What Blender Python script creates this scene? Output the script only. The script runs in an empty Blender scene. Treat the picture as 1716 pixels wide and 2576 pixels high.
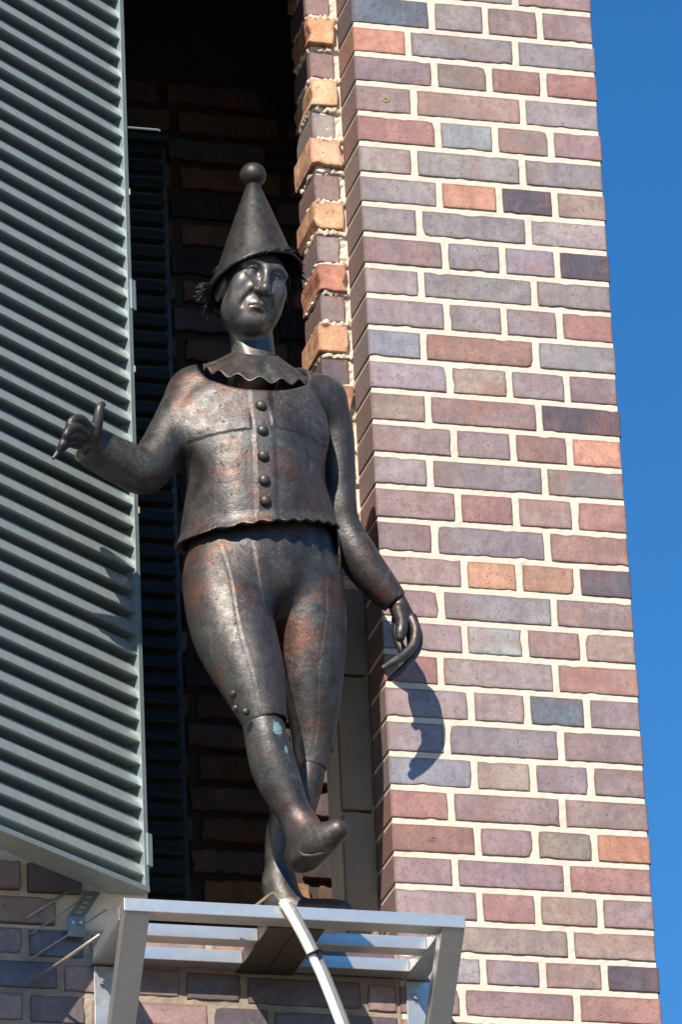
import bpy, bmesh, math, random
import numpy as np
from mathutils import Vector, Matrix
from mathutils.bvhtree import BVHTree

sc = bpy.context.scene
COL = sc.collection
R = math.radians

# ------------------------------------------------------------------ camera, light, exposure
cam_d = bpy.data.cameras.new('camera')
cam = bpy.data.objects.new('camera', cam_d)
COL.objects.link(cam)
cam_d.sensor_fit = 'VERTICAL'
cam_d.sensor_height = 36.0
cam_d.lens = 36.0 * 13976.19 / 2576.0
cam_d.clip_start = 0.1
cam_d.clip_end = 5000
_r, _u, _f = Vector((0.9670895, -0.2509705, -0.0418539)), Vector((-0.0675091, -0.4117010, 0.9088151)), Vector((0.2453171, 0.8760800, 0.4150945))
_m = Matrix((_r, _u, -_f)).transposed().to_4x4()
_m.translation = Vector((-2.93108, -10.19154, -6.01935))
cam.matrix_world = _m
sc.camera = cam

SUN_DIR = Vector((-0.57, -1.0, 1.0)).normalized()      # towards the sun
world = bpy.data.worlds.new('World')
sc.world = world
world.use_nodes = True
wn = world.node_tree
wn.nodes.clear()
w_out = wn.nodes.new('ShaderNodeOutputWorld')
w_bg = wn.nodes.new('ShaderNodeBackground')
w_sky = wn.nodes.new('ShaderNodeTexSky')
w_sky.sky_type = 'NISHITA'
w_sky.sun_disc = False
w_sky.sun_elevation = math.asin(SUN_DIR.z)
w_sky.sun_rotation = math.atan2(SUN_DIR.x, SUN_DIR.y)
w_sky.altitude = 0
w_sky.air_density = 1.0
w_sky.dust_density = 0.0
w_sky.ozone_density = 6.0
w_bg.inputs['Strength'].default_value = 0.092
w_hs = wn.nodes.new('ShaderNodeHueSaturation')
w_hs.inputs['Saturation'].default_value = 1.24
wn.links.new(w_sky.outputs[0], w_hs.inputs['Color'])
wn.links.new(w_hs.outputs[0], w_bg.inputs[0])
wn.links.new(w_bg.outputs[0], w_out.inputs[0])

sun_d = bpy.data.lights.new('sun', 'SUN')
sun_d.energy = 4.6
sun_d.angle = R(0.53)
sun_d.color = (1.0, 0.93, 0.82)
sun = bpy.data.objects.new('sun', sun_d)
sun.rotation_euler = SUN_DIR.to_track_quat('Z', 'Y').to_euler()
COL.objects.link(sun)

sc.view_settings.view_transform = 'Standard'
sc.view_settings.look = 'None'
sc.view_settings.exposure = 0.68
sc.view_settings.gamma = 1.0
sc.view_settings.use_curve_mapping = False

# ------------------------------------------------------------------ helpers
def tag(o, label=None, cat=None, group=None, kind=None):
    if label: o['label'] = label
    if cat: o['category'] = cat
    if group: o['group'] = group
    if kind: o['kind'] = kind
    return o

def empty(name, loc, label=None, cat=None, group=None, kind=None):
    o = bpy.data.objects.new(name, None)
    o.empty_display_size = 0.1
    o.location = loc
    COL.objects.link(o)
    return tag(o, label, cat, group, kind)

ORG = {}
def org(parent):
    return ORG.get(parent.name, Vector((0, 0, 0))) if parent else Vector((0, 0, 0))

def link_mesh(name, me, mat, parent=None, smooth=False):
    """vertices given in world space; the object sits at the world origin of its thing"""
    o = bpy.data.objects.new(name, me)
    COL.objects.link(o)
    if mat and not me.materials:
        for m in (mat if isinstance(mat, (list, tuple)) else [mat]):
            me.materials.append(m)
    if parent:
        o.parent = parent
    if smooth:
        me.polygons.foreach_set('use_smooth', [True] * len(me.polygons))
    return o

def np_mesh(name, v, faces):
    me = bpy.data.meshes.new(name)
    v = np.asarray(v, dtype=np.float32)
    me.vertices.add(len(v))
    me.vertices.foreach_set('co', v.ravel())
    f = np.asarray(faces, dtype=np.int32)
    n = f.shape[1]
    me.loops.add(f.size)
    me.loops.foreach_set('vertex_index', f.ravel())
    me.polygons.add(len(f))
    me.polygons.foreach_set('loop_start', np.arange(0, f.size, n, dtype=np.int32))
    me.polygons.foreach_set('loop_total', np.full(len(f), n, dtype=np.int32))
    me.update(calc_edges=True)
    me.validate()
    return me

class MB:
    """collects simple solids into one mesh"""
    def __init__(self):
        self.v = []; self.f = []
    def add(self, vs, fs):
        b = len(self.v)
        self.v += [tuple(x) for x in vs]
        self.f += [tuple(b + i for i in q) for q in fs]
    def box(self, lo, hi, M=None):
        x0, y0, z0 = lo; x1, y1, z1 = hi
        vs = [Vector(p) for p in ((x0,y0,z0),(x1,y0,z0),(x1,y1,z0),(x0,y1,z0),(x0,y0,z1),(x1,y0,z1),(x1,y1,z1),(x0,y1,z1))]
        if M: vs = [M @ p for p in vs]
        self.add(vs, ((0,3,2,1),(4,5,6,7),(0,1,5,4),(1,2,6,5),(2,3,7,6),(3,0,4,7)))
    def prism(self, poly, a, b, frame):
        """poly: 2-D outline; extruded from a to b; frame(u,v,t)->point"""
        n = len(poly)
        vs = [frame(u, w, a) for u, w in poly] + [frame(u, w, b) for u, w in poly]
        fs = [tuple(range(n))[::-1], tuple(range(n, 2*n))]
        fs += [(i, (i+1) % n, n + (i+1) % n, n + i) for i in range(n)]
        self.add(vs, fs)
    def tube(self, pts, rad, seg=12, caps=True):
        pts = [Vector(p) for p in pts]
        rs = rad if isinstance(rad, (list, tuple)) else [rad] * len(pts)
        up = None; rings = []
        for i, p in enumerate(pts):
            t = (pts[min(i+1, len(pts)-1)] - pts[max(i-1, 0)]).normalized()
            if up is None:
                up = t.orthogonal().normalized()
            up = (up - t * up.dot(t)).normalized()
            s = t.cross(up)
            rings.append([p + (up * math.cos(2*math.pi*k/seg) + s * math.sin(2*math.pi*k/seg)) * rs[i] for k in range(seg)])
        vs = [q for r in rings for q in r]; fs = []
        for i in range(len(pts)-1):
            for k in range(seg):
                a = i*seg + k; b = i*seg + (k+1) % seg
                fs.append((a, b, b+seg, a+seg))
        if caps:
            fs.append(tuple(range(seg))[::-1]); fs.append(tuple(len(vs)-seg+k for k in range(seg)))
        self.add(vs, fs)
    def build(self, name, mat, parent=None, smooth=False, bevel=0, M=None):
        me = bpy.data.meshes.new(name)
        vs = self.v if M is None else [tuple(M @ Vector(p)) for p in self.v]
        me.from_pydata(vs, [], self.f)
        bm = bmesh.new(); bm.from_mesh(me)
        bmesh.ops.recalc_face_normals(bm, faces=bm.faces)
        if bevel:
            ed = [e for e in bm.edges if len(e.link_faces) == 2 and e.calc_face_angle(0) > 0.6]
            bmesh.ops.bevel(bm, geom=ed, offset=bevel, segments=2, affect='EDGES', profile=0.6, clamp_overlap=True)
        bm.to_mesh(me); bm.free()
        return link_mesh(name, me, mat, parent, smooth)

# ------------------------------------------------------------------ materials
class NT:
    def __init__(self, name):
        self.m = bpy.data.materials.new(name)
        self.m.use_nodes = True
        self.t = self.m.node_tree
        self.t.nodes.clear()
        self.out = self.n('OutputMaterial')
        self.bsdf = self.n('BsdfPrincipled')
        self.l(self.bsdf.outputs[0], self.out.inputs[0])
    def n(self, kind, **kw):
        nd = self.t.nodes.new('ShaderNode' + kind)
        for k, v in kw.items():
            setattr(nd, k, v)
        return nd
    def l(self, a, b):
        self.t.links.new(a, b)
    def set(self, **kw):
        for k, v in kw.items():
            s = self.bsdf.inputs[k.replace('_', ' ')]
            if hasattr(v, 'links'): self.l(v, s)
            else: s.default_value = v
    def coords(self, kind='Object'):
        return self.n('TexCoord').outputs[kind]
    def mapping(self, vec, scale=(1,1,1), loc=None):
        m = self.n('Mapping')
        m.inputs['Scale'].default_value = scale
        self.l(vec, m.inputs['Vector'])
        if loc is not None: self.l(loc, m.inputs['Location'])
        return m.outputs[0]
    def noise(self, vec, scale, detail=4, rough=0.6, dist=0.0):
        n = self.n('TexNoise')
        n.inputs['Scale'].default_value = scale
        n.inputs['Detail'].default_value = detail
        n.inputs['Roughness'].default_value = rough
        n.inputs['Distortion'].default_value = dist
        self.l(vec, n.inputs['Vector'])
        return n.outputs[0]
    def ramp(self, fac, stops):
        r = self.n('ValToRGB')
        e = r.color_ramp.elements
        while len(e) > 1: e.remove(e[-1])
        e[0].position = stops[0][0]; e[0].color = self.c4(stops[0][1])
        for p, c in stops[1:]:
            x = e.new(p); x.color = self.c4(c)
        self.l(fac, r.inputs[0])
        return r.outputs[0]
    @staticmethod
    def c4(c):
        if isinstance(c, (int, float)): return (c, c, c, 1)
        return (*c, 1) if len(c) == 3 else c
    def mix(self, fac, a, b, mode='MIX'):
        m = self.n('MixRGB', blend_type=mode)
        for i, v in enumerate((fac, a, b)):
            if hasattr(v, 'links'): self.l(v, m.inputs[i])
            else: m.inputs[i].default_value = v if i == 0 else self.c4(v)
        return m.outputs[0]
    def math(self, op, a, b=0.0, clamp=False):
        m = self.n('Math', operation=op, use_clamp=clamp)
        for s, v in ((m.inputs[0], a), (m.inputs[1], b)):
            if hasattr(v, 'links'): self.l(v, s)
            else: s.default_value = v
        return m.outputs[0]
    def bump(self, h, strength=0.3, dist=0.002, prev=None):
        b = self.n('Bump')
        b.inputs['Strength'].default_value = strength
        b.inputs['Distance'].default_value = dist
        self.l(h, b.inputs['Height'])
        if prev is not None: self.l(prev, b.inputs['Normal'])
        return b.outputs[0]

def mat_brick(name, glossy):
    t = NT(name)
    oi = t.n('ObjectInfo')
    off = t.n('CombineXYZ')
    for i, k in enumerate((37.0, 71.0, 53.0)):
        t.l(t.math('MULTIPLY', oi.outputs['Random'], k), off.inputs[i])
    co = t.coords('Object')
    vec = t.mapping(co, (1, 1, 1), off.outputs[0])
    base = oi.outputs['Color']
    big = t.noise(vec, 14, 5, 0.6, 0.5)
    col = t.mix(t.ramp(big, [(0.32, 0), (0.68, 1)]), t.mix(1, base, (1.12, 1.08, 1.05), 'MULTIPLY'), t.mix(1, base, (0.66, 0.60, 0.64), 'MULTIPLY'))
    mid = t.noise(vec, 70, 6, 0.75, 0.3)
    col = t.mix(t.ramp(mid, [(0.50, 0), (0.62, 0.7)]), col, t.mix(1, base, (0.62, 0.55, 0.55), 'MULTIPLY'))
    col = t.mix(t.ramp(mid, [(0.30, 0.5), (0.42, 0)]), col, t.mix(1, base, (1.35, 1.32, 1.34), 'MULTIPLY'))
    # burnt or flamed patches, vertical drag marks of the wire-cut face
    streak = t.noise(t.mapping(vec, (1, 1, 0.12)), 60, 3, 0.6)
    warm = t.math('MULTIPLY', t.ramp(t.noise(vec, 9, 3, 0.5, 0.8), [(0.52, 0), (0.66, 1)]), t.ramp(streak, [(0.35, 0.2), (0.65, 1)]))
    col = t.mix(t.math('MULTIPLY', warm, 0.55), col, (0.30, 0.125, 0.065))
    col = t.mix(t.math('MULTIPLY', t.ramp(streak, [(0.45, 0), (0.75, 1)]), 0.22), col, t.mix(1, base, (1.5, 1.42, 1.45), 'MULTIPLY'))
    fine = t.noise(vec, 230, 4, 0.7)
    col = t.mix(t.ramp(fine, [(0.32, 0.8), (0.43, 0)]), col, t.mix(1, col, (0.36, 0.32, 0.32), 'MULTIPLY'))
    speck = t.n('TexVoronoi'); speck.inputs['Scale'].default_value = 55
    t.l(vec, speck.inputs['Vector'])
    pit = t.ramp(speck.outputs['Distance'], [(0.05, 1), (0.12, 0)])
    pit = t.math('MULTIPLY', pit, t.ramp(t.noise(vec, 22, 2), [(0.50, 0), (0.56, 1)]))
    col = t.mix(t.math('MULTIPLY', pit, 0.8), col, (0.035, 0.028, 0.03))
    # lime bloom smeared on the face
    bloom = t.ramp(t.noise(vec, 33, 5, 0.7, 1.0), [(0.60, 0), (0.78, 0.5)])
    col = t.mix(t.math('MULTIPLY', bloom, 0.55), col, (0.42, 0.37, 0.33))
    # unglazed, burnt rim of the face
    rim = t.n('Attribute', attribute_name='rim').outputs['Fac']
    rim = t.math('MULTIPLY', t.math('POWER', rim, 1.6), t.ramp(t.noise(vec, 45, 4, 0.7), [(0.35, 0.15), (0.62, 0.85)]))
    col = t.mix(rim, col, t.mix(0.5, t.mix(1, base, (0.62, 0.45, 0.40), 'MULTIPLY'), (0.13, 0.055, 0.045)))
    n1 = t.bump(t.noise(vec, 120, 5, 0.65), 0.35 if glossy else 0.8, 0.0016)
    n2 = t.bump(t.noise(vec, 24, 3, 0.5), 0.5, 0.0022, n1)
    n3 = t.bump(t.math('MULTIPLY', pit, -1.0), 0.6, 0.002, n2)
    if glossy:
        t.set(Base_Color=col, Roughness=t.ramp(big, [(0.3, 0.27), (0.75, 0.48)]), Normal=n3)
        t.bsdf.inputs['Specular IOR Level'].default_value = 0.62
    else:
        t.set(Base_Color=col, Roughness=0.85, Normal=n3)
        t.bsdf.inputs['Specular IOR Level'].default_value = 0.25
    return t.m

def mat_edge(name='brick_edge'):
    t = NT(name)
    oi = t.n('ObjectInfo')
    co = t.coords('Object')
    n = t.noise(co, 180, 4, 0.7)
    col = t.mix(0.6, oi.outputs['Color'], (0.11, 0.045, 0.03))  # raw clay, darkened further to stand in for shade on reveal sides
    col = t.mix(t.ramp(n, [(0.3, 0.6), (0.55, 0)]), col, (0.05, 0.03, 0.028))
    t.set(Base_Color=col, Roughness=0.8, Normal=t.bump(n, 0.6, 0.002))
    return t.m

def mat_mortar(name, c, dirt=0.0):
    t = NT(name)
    co = t.coords('Object')
    n1 = t.noise(co, 30, 5, 0.65)
    n2 = t.noise(co, 260, 4, 0.7)
    d = tuple(x * 0.72 for x in c)
    col = t.mix(t.ramp(n1, [(0.35, 0), (0.75, 0.7)]), c, d)
    col = t.mix(t.ramp(n2, [(0.28, 0.5), (0.40, 0)]), col, tuple(x * 0.45 for x in c))
    if dirt:
        col = t.mix(t.math('MULTIPLY', t.ramp(t.noise(co, 9, 5, 0.7), [(0.4, 0), (0.6, 1)]), dirt), col, (0.05, 0.045, 0.04))
    col = t.mix(t.math('MULTIPLY', t.ramp(t.noise(t.mapping(co, (1, 1, 0.3)), 6, 5, 0.7), [(0.50, 0), (0.72, 1)]), 0.30), col, tuple(x * 0.55 for x in c))
    nb = t.bump(n2, 0.6, 0.0014)
    nb = t.bump(t.noise(co, 60, 4, 0.6), 0.5, 0.0016, nb)
    t.set(Base_Color=col, Roughness=0.92, Normal=nb)
    t.bsdf.inputs['Specular IOR Level'].default_value = 0.2
    return t.m

def mat_bronze(name, dark=1.0, red=1.0, green=1.0, spot=None, hammer=1.0, ro_=(0.33, 0.60)):
    t = NT(name)
    co = t.coords('Object')
    a = t.noise(co, 7, 5, 0.6, 0.4)
    b = t.noise(co, 24, 7, 0.75, 0.2)
    f = t.noise(co, 130, 5, 0.7)
    drip = t.noise(t.mapping(co, (1, 1, 0.16)), 34, 5, 0.7, 0.2)
    k = dark
    base = t.mix(t.ramp(b, [(0.36, 0), (0.64, 1)]), (0.050*k, 0.045*k, 0.043*k), (0.110*k, 0.098*k, 0.090*k))
    rust = t.ramp(t.noise(co, 8.0, 8, 0.74, 0.3), [(0.50, 0), (0.66, 0.8*red)])
    base = t.mix(t.math('MULTIPLY', rust, t.ramp(f, [(0.25, 0.35), (0.6, 1)])), base, (0.20*k, 0.070*k, 0.038*k))
    base = t.mix(t.ramp(drip, [(0.50, 0), (0.68, 0.55)]), base, (0.035*k, 0.033*k, 0.034*k))
    verd = t.ramp(t.noise(co, 15, 7, 0.75, 0.4), [(0.54, 0), (0.70, 0.65*green)])
    base = t.mix(verd, base, (0.080*k, 0.112*k, 0.102*k))
    pale = t.math('MULTIPLY', t.ramp(t.noise(t.mapping(co, (1, 1, 0.45)), 13, 6, 0.7), [(0.52, 0), (0.70, 1)]), t.ramp(f, [(0.42, 0), (0.62, 0.6)]))
    base = t.mix(pale, base, (0.20*k, 0.185*k, 0.165*k))
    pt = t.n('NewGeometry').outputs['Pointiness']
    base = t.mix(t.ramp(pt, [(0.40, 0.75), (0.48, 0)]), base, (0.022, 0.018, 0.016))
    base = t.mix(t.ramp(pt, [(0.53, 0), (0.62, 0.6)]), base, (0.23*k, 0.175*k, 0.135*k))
    blk = t.ramp(t.noise(co, 75, 5, 0.75, 0.5), [(0.28, 0.85), (0.39, 0)])
    base = t.mix(blk, base, (0.02, 0.018, 0.018))
    if spot:
        for p, rad in spot:
            vm = t.n('VectorMath', operation='DISTANCE')
            t.l(t.mapping(co, (1, 1, 0.6), None), vm.inputs[0]); vm.inputs[1].default_value = (p[0], p[1], p[2] * 0.6)
            m = t.math('ADD', vm.outputs['Value'], t.math('MULTIPLY', t.math('SUBTRACT', t.noise(co, 150, 5, 0.8), 0.5), rad * 3.0))
            m = t.ramp(t.math('DIVIDE', m, rad), [(0.65, 1), (0.9, 0)])
            base = t.mix(m, base, (0.36, 0.50, 0.46))
    met = t.ramp(t.math('MAXIMUM', verd, pale), [(0.1, 0.66), (0.6, 0.25)])
    ro = t.ramp(t.noise(co, 40, 6, 0.75), [(0.3, ro_[0]), (0.7, ro_[1])])
    nb = t.bump(t.noise(co, 38, 3, 0.5), 0.20*hammer, 0.005)
    nb = t.bump(t.noise(co, 170, 5, 0.7), 0.42*hammer, 0.0022, nb)
    nb = t.bump(t.math('SUBTRACT', 1.0, blk), 0.45, 0.0018, nb)
    t.set(Base_Color=base, Metallic=met, Roughness=ro, Normal=nb)
    return t.m

def mat_zinc(name, c, metal=0.55, ro=(0.38, 0.6), sc_=(1, 1, 1), scratch=0.12):
    t = NT(name)
    co = t.coords('Object')
    n1 = t.noise(t.mapping(co, sc_), 22, 5, 0.65, 0.4)
    v = t.n('TexVoronoi'); v.inputs['Scale'].default_value = 65
    t.l(co, v.inputs['Vector'])
    col = t.mix(t.ramp(n1, [(0.3, 0), (0.75, 0.8)]), c, tuple(x * 0.72 for x in c))
    hs = t.n('RGBToBW'); t.l(v.outputs['Color'], hs.inputs[0])
    col = t.mix(0.07, col, hs.outputs[0], 'OVERLAY')
    sp = t.ramp(t.noise(co, 95, 4, 0.75), [(0.62, 0), (0.75, 1)])
    col = t.mix(t.math('MULTIPLY', sp, 0.45), col, tuple(min(1, x * 1.7) for x in c))
    dk = t.ramp(t.noise(co, 60, 4, 0.75), [(0.26, 0.7), (0.36, 0)])
    col = t.mix(dk, col, tuple(x * 0.35 for x in c))
    t.set(Base_Color=col, Metallic=metal, Roughness=t.ramp(n1, [(0.3, ro[0]), (0.7, ro[1])]), Normal=t.bump(t.noise(co, 90, 4, 0.6), scratch, 0.0015))
    return t.m

def mat_plain(name, c, ro=0.6, metal=0.0, bump=0.15, vary=0.25, scale=60):
    t = NT(name)
    co = t.coords('Object')
    n = t.noise(co, scale, 5, 0.65)
    col = t.mix(t.ramp(n, [(0.3, 0), (0.7, 1)]), c, tuple(x * (1 - vary) for x in c))
    t.set(Base_Color=col, Metallic=metal, Roughness=ro, Normal=t.bump(n, bump, 0.002))
    return t.m

M_CLINKER = mat_brick('clinker_face', True)
M_ROUGH = mat_brick('rough_brick', False)
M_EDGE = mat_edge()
M_MORTAR = mat_mortar('cream_mortar', (0.75, 0.635, 0.505))
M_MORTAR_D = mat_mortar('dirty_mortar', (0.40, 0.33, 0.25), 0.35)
M_MORTAR_IN = mat_mortar('grey_mortar', (0.075, 0.060, 0.048), 0.5)  # colour darkened to stand in for the shade inside the niche
M_CEMENT = mat_mortar('cement_render', (0.30, 0.235, 0.17), 0.15)
M_ZINC = mat_zinc('weathered_zinc', (0.345, 0.40, 0.385), 0.45)
M_ZINC_D = mat_zinc('dusty_zinc', (0.075, 0.090, 0.094), 0.4)  # darkened copy of the zinc; niche shade is put into the colour
M_ALU = mat_zinc('brushed_aluminium', (0.66, 0.65, 0.62), 0.75, (0.28, 0.42), (0.15, 1, 1), 0.05)
M_STEEL = mat_zinc('galvanised_steel', (0.55, 0.57, 0.58), 0.7, (0.25, 0.45))
M_STRAP = mat_zinc('grey_strap', (0.26, 0.25, 0.23), 0.6)
M_PLATE = mat_plain('dark_base_plate', (0.10, 0.078, 0.058), 0.55, 0.5, 0.2)
M_WHITE = mat_plain('white_plastic', (0.80, 0.79, 0.74), 0.4, 0, 0.03, 0.08)
M_ROD = mat_plain('tarnished_brass_rod', (0.42, 0.36, 0.22), 0.4, 0.6, 0.05)
M_BLACK = mat_plain('black_plastic', (0.012, 0.012, 0.014), 0.5)
M_WIRE = mat_plain('steel_wire', (0.50, 0.42, 0.36), 0.4, 0.6, 0.02)
M_GROUND = mat_plain('pavement', (0.085, 0.078, 0.070), 0.9, 0, 0.3, 0.3, 3)

# ------------------------------------------------------------------ ground
GZ = -7.62
g = MB(); g.add([(-400,-400,GZ),(400,-400,GZ),(400,400,GZ),(-400,400,GZ)], [(0,1,2,3)])
tag(g.build('ground', M_GROUND), kind='structure')

# ------------------------------------------------------------------ brick building
PW = 0.5525            # width of the pillar front
ROWZ = [0.075, -0.0044, -0.0766, -0.1491, -0.2239, -0.2986, -0.3735, -0.4462, -0.5194, -0.5952, -0.6672, -0.7426, -0.8173, -0.8922, -0.9665, -1.0416, -1.1159, -1.193, -1.27, -1.3449, -1.4197, -1.4946, -1.5695, -1.6458, -1.7232, -1.7974, -1.8713, -1.9441, -2.0141, -2.0889, -2.1581, -2.2254, -2.2951]          # underside of every course on the pillar, course -1 first
def row_bot(k):
    i = k + 1
    if i < 0: return ROWZ[0] + 0.0748 * (-i)
    if i >= len(ROWZ): return ROWZ[-1] - 0.0697 * (i - len(ROWZ) + 1)
    return ROWZ[i]
def row_top(k): return row_bot(k - 1) - JOINT
JOINT = 0.0125

CL = dict(P=(0.270,0.178,0.160), V=(0.255,0.208,0.200), G=(0.225,0.198,0.182), B=(0.255,0.252,0.258), D=(0.105,0.082,0.090),
          R=(0.315,0.155,0.118), O=(0.450,0.195,0.100), N=(0.285,0.205,0.158), W=(0.310,0.250,0.262), K=(0.110,0.128,0.145),
          Y=(0.66,0.40,0.185), T=(0.60,0.30,0.125), M=(0.280,0.220,0.208), L=(0.32,0.185,0.095))
CL = {k_: tuple(0.74 * (1.28 * x) + 0.26 * 1.28 * sum(c_) / 3 for x in c_) for k_, c_ in CL.items()}
rng = random.Random(7)
def jit(c, s=0.13):
    k = 1 + rng.uniform(-s, s)
    return tuple(max(0.01, x * k * (1 + rng.uniform(-0.05, 0.05))) for x in c) + (1.0,)

def brick_mesh(w, h, d, seed, rough, keep_left=False, keep_right=False, mats=None, bev=0.0018):
    r = random.Random(seed)
    nl = max(4, int(round(w / 0.017))); ns = 3
    pts = []
    def chip(): return (r.uniform(0.3, 1.0) * rough if r.random() < (0.06 if mats[0] is M_CLINKER else 0.30) else 0.0) + r.uniform(0, 0.0006)
    for i in range(nl): pts.append([-w/2 + w*i/nl, -h/2 + (chip() if i else 0)])
    for i in range(ns): pts.append([w/2 - (0 if keep_right else chip()), -h/2 + h*i/ns])
    for i in range(nl): pts.append([w/2 - w*i/nl, h/2 - (chip() if i else 0)])
    for i in range(ns): pts.append([-w/2 + (0 if keep_left else chip()), h/2 - h*i/ns])
    # cut the corners a little
    n = len(pts)
    for i in (0, nl, nl+ns, 2*nl+ns):
        cut = r.uniform(0.0002, 0.0018) * (1 if rough < 0.0055 else 1.5)
        if r.random() < 0.07: cut *= 2.8
        sx = 1 if pts[i][0] < 0 else -1; sz = 1 if pts[i][1] < 0 else -1
        if not ((keep_left and sx == 1) or (keep_right and sx == -1)):
            pts[i][0] += sx * cut; pts[i][1] += sz * cut * 0.8
    def inset(p, a): return (p[0] - math.copysign(min(a, abs(p[0])), p[0]) if abs(abs(p[0]) - w/2) < 0.012 else p[0],
                             p[1] - math.copysign(min(a, abs(p[1])), p[1]) if abs(abs(p[1]) - h/2) < 0.012 else p[1])
    wob = rough * 0.12
    rim = 0.0065
    v = [(inset(p, bev + rim)[0], 0.0, inset(p, bev + rim)[1]) for p in pts]
    v += [(inset(p, bev)[0], r.uniform(0, 0.0003), inset(p, bev)[1]) for p in pts]
    v += [(p[0], bev * 0.9, p[1]) for p in pts]
    v += [(p[0], d, p[1]) for p in pts]
    f = [tuple(range(n))[::-1]]
    mi = [0]
    for i in range(n):
        j = (i + 1) % n
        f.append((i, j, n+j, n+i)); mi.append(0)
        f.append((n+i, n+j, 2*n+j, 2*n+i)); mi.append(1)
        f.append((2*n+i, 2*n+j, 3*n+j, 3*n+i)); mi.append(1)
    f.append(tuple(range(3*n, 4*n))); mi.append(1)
    me = bpy.data.meshes.new('brick')
    me.from_pydata(v, [], f)
    at_ = me.attributes.new('rim', 'FLOAT', 'POINT')
    at_.data.foreach_set('value', [0.0] * n + [1.0] * (3 * n))
    bm = bmesh.new(); bm.from_mesh(me); bmesh.ops.recalc_face_normals(bm, faces=bm.faces); bm.to_mesh(me); bm.free()
    for m in mats: me.materials.append(m)
    me.polygons.foreach_set('material_index', mi)
    return me
_bcache = {}
def put_brick(parent, x0, x1, z0, z1, y, d, col, mats, rough=0.0035, kl=False, kr=False, rot=0.0, nvar=6, yj=0.0006):
    w = round(x1 - x0, 3); h = round(z1 - z0, 3)
    key = (w, h, d, kl, kr, rough, mats[0].name, rng.randrange(nvar))
    if key not in _bcache:
        _bcache[key] = brick_mesh(w, h, d, hash(key[:6]) % 9999 + key[-1] * 131, rough, kl, kr, mats)
    o = bpy.data.objects.new('brick', _bcache[key])
    COL.objects.link(o)
    o.parent = parent
    o.location = ((x0 + x1) / 2, y + rng.uniform(-yj, yj), (z0 + z1) / 2)
    o.rotation_euler = (rng.uniform(-0.004, 0.004), rot + rng.uniform(-0.002, 0.002), rng.uniform(-0.002, 0.002))
    o.color = col
    return o

bld = empty('brick_building', (0, 0, 0), 'clinker brick corner of a building with cream joints and a tall dark niche', 'building')

NX0, NX1 = -0.560, 0.0          # opening between the shutter jamb and the pillar arris
SILL = -2.152
ND = 0.85                       # back wall of the niche

def mortar_sheet(mb, x0, x1, z0, z1, y, dx=0.03, dz=0.025, amp=0.0016, seed=1):
    nx = max(1, int((x1-x0)/dx)); nz = max(1, int((z1-z0)/dz)); r = random.Random(seed)
    vs = []; fs = []
    for j in range(nz+1):
        for i in range(nx+1):
            e = i in (0, nx) or j in (0, nz)
            vs.append((x0+(x1-x0)*i/nx, y + (0 if e else r.uniform(-amp, amp)), z0+(z1-z0)*j/nz))
    for j in range(nz):
        for i in range(nx):
            a = j*(nx+1)+i
            fs.append((a, a+1, a+nx+2, a+nx+1))
    mb.add(vs, fs)

ZT, ZB = 1.6, GZ
RD = 0.13                       # depth of the outer reveal
mb = MB()
mortar_sheet(mb, 0.003, PW-0.003, -2.75, 0.45, 0.0026, 0.013, 0.0125, 0.0007, seed=3)
mb.box((0.0028, 0.0046, -2.75), (PW-0.003, RD+0.11, 0.45))
mb.box((0.147, RD+0.1105, -2.75), (PW-0.003, 0.60, 0.45))
pillar = mb.build('pillar', M_MORTAR, bld)
mb = MB()
mb.box((-6.0, 0.012, ZB), (PW-0.006, 0.6, -2.76))
mb.box((0.006, 0.012, 0.46), (PW-0.006, RD+0.11, ZT+6))
mb.box((0.150, RD+0.1105, 0.46), (PW-0.006, 0.6, ZT+6))
mb.box((-6.0, 0.012, -2.74), (-1.55, 0.6, ZT+6))
mb.box((-1.55, 0.012, SILL-0.02), (-0.515, 0.299, ZT+6))
tag(mb.build('wall', M_MORTAR, bld), None)
mb = MB()
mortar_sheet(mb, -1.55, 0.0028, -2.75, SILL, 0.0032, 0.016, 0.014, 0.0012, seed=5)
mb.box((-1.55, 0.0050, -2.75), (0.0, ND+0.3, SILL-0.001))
lower = mb.build('wall_below_niche', M_MORTAR_D, bld)

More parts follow.
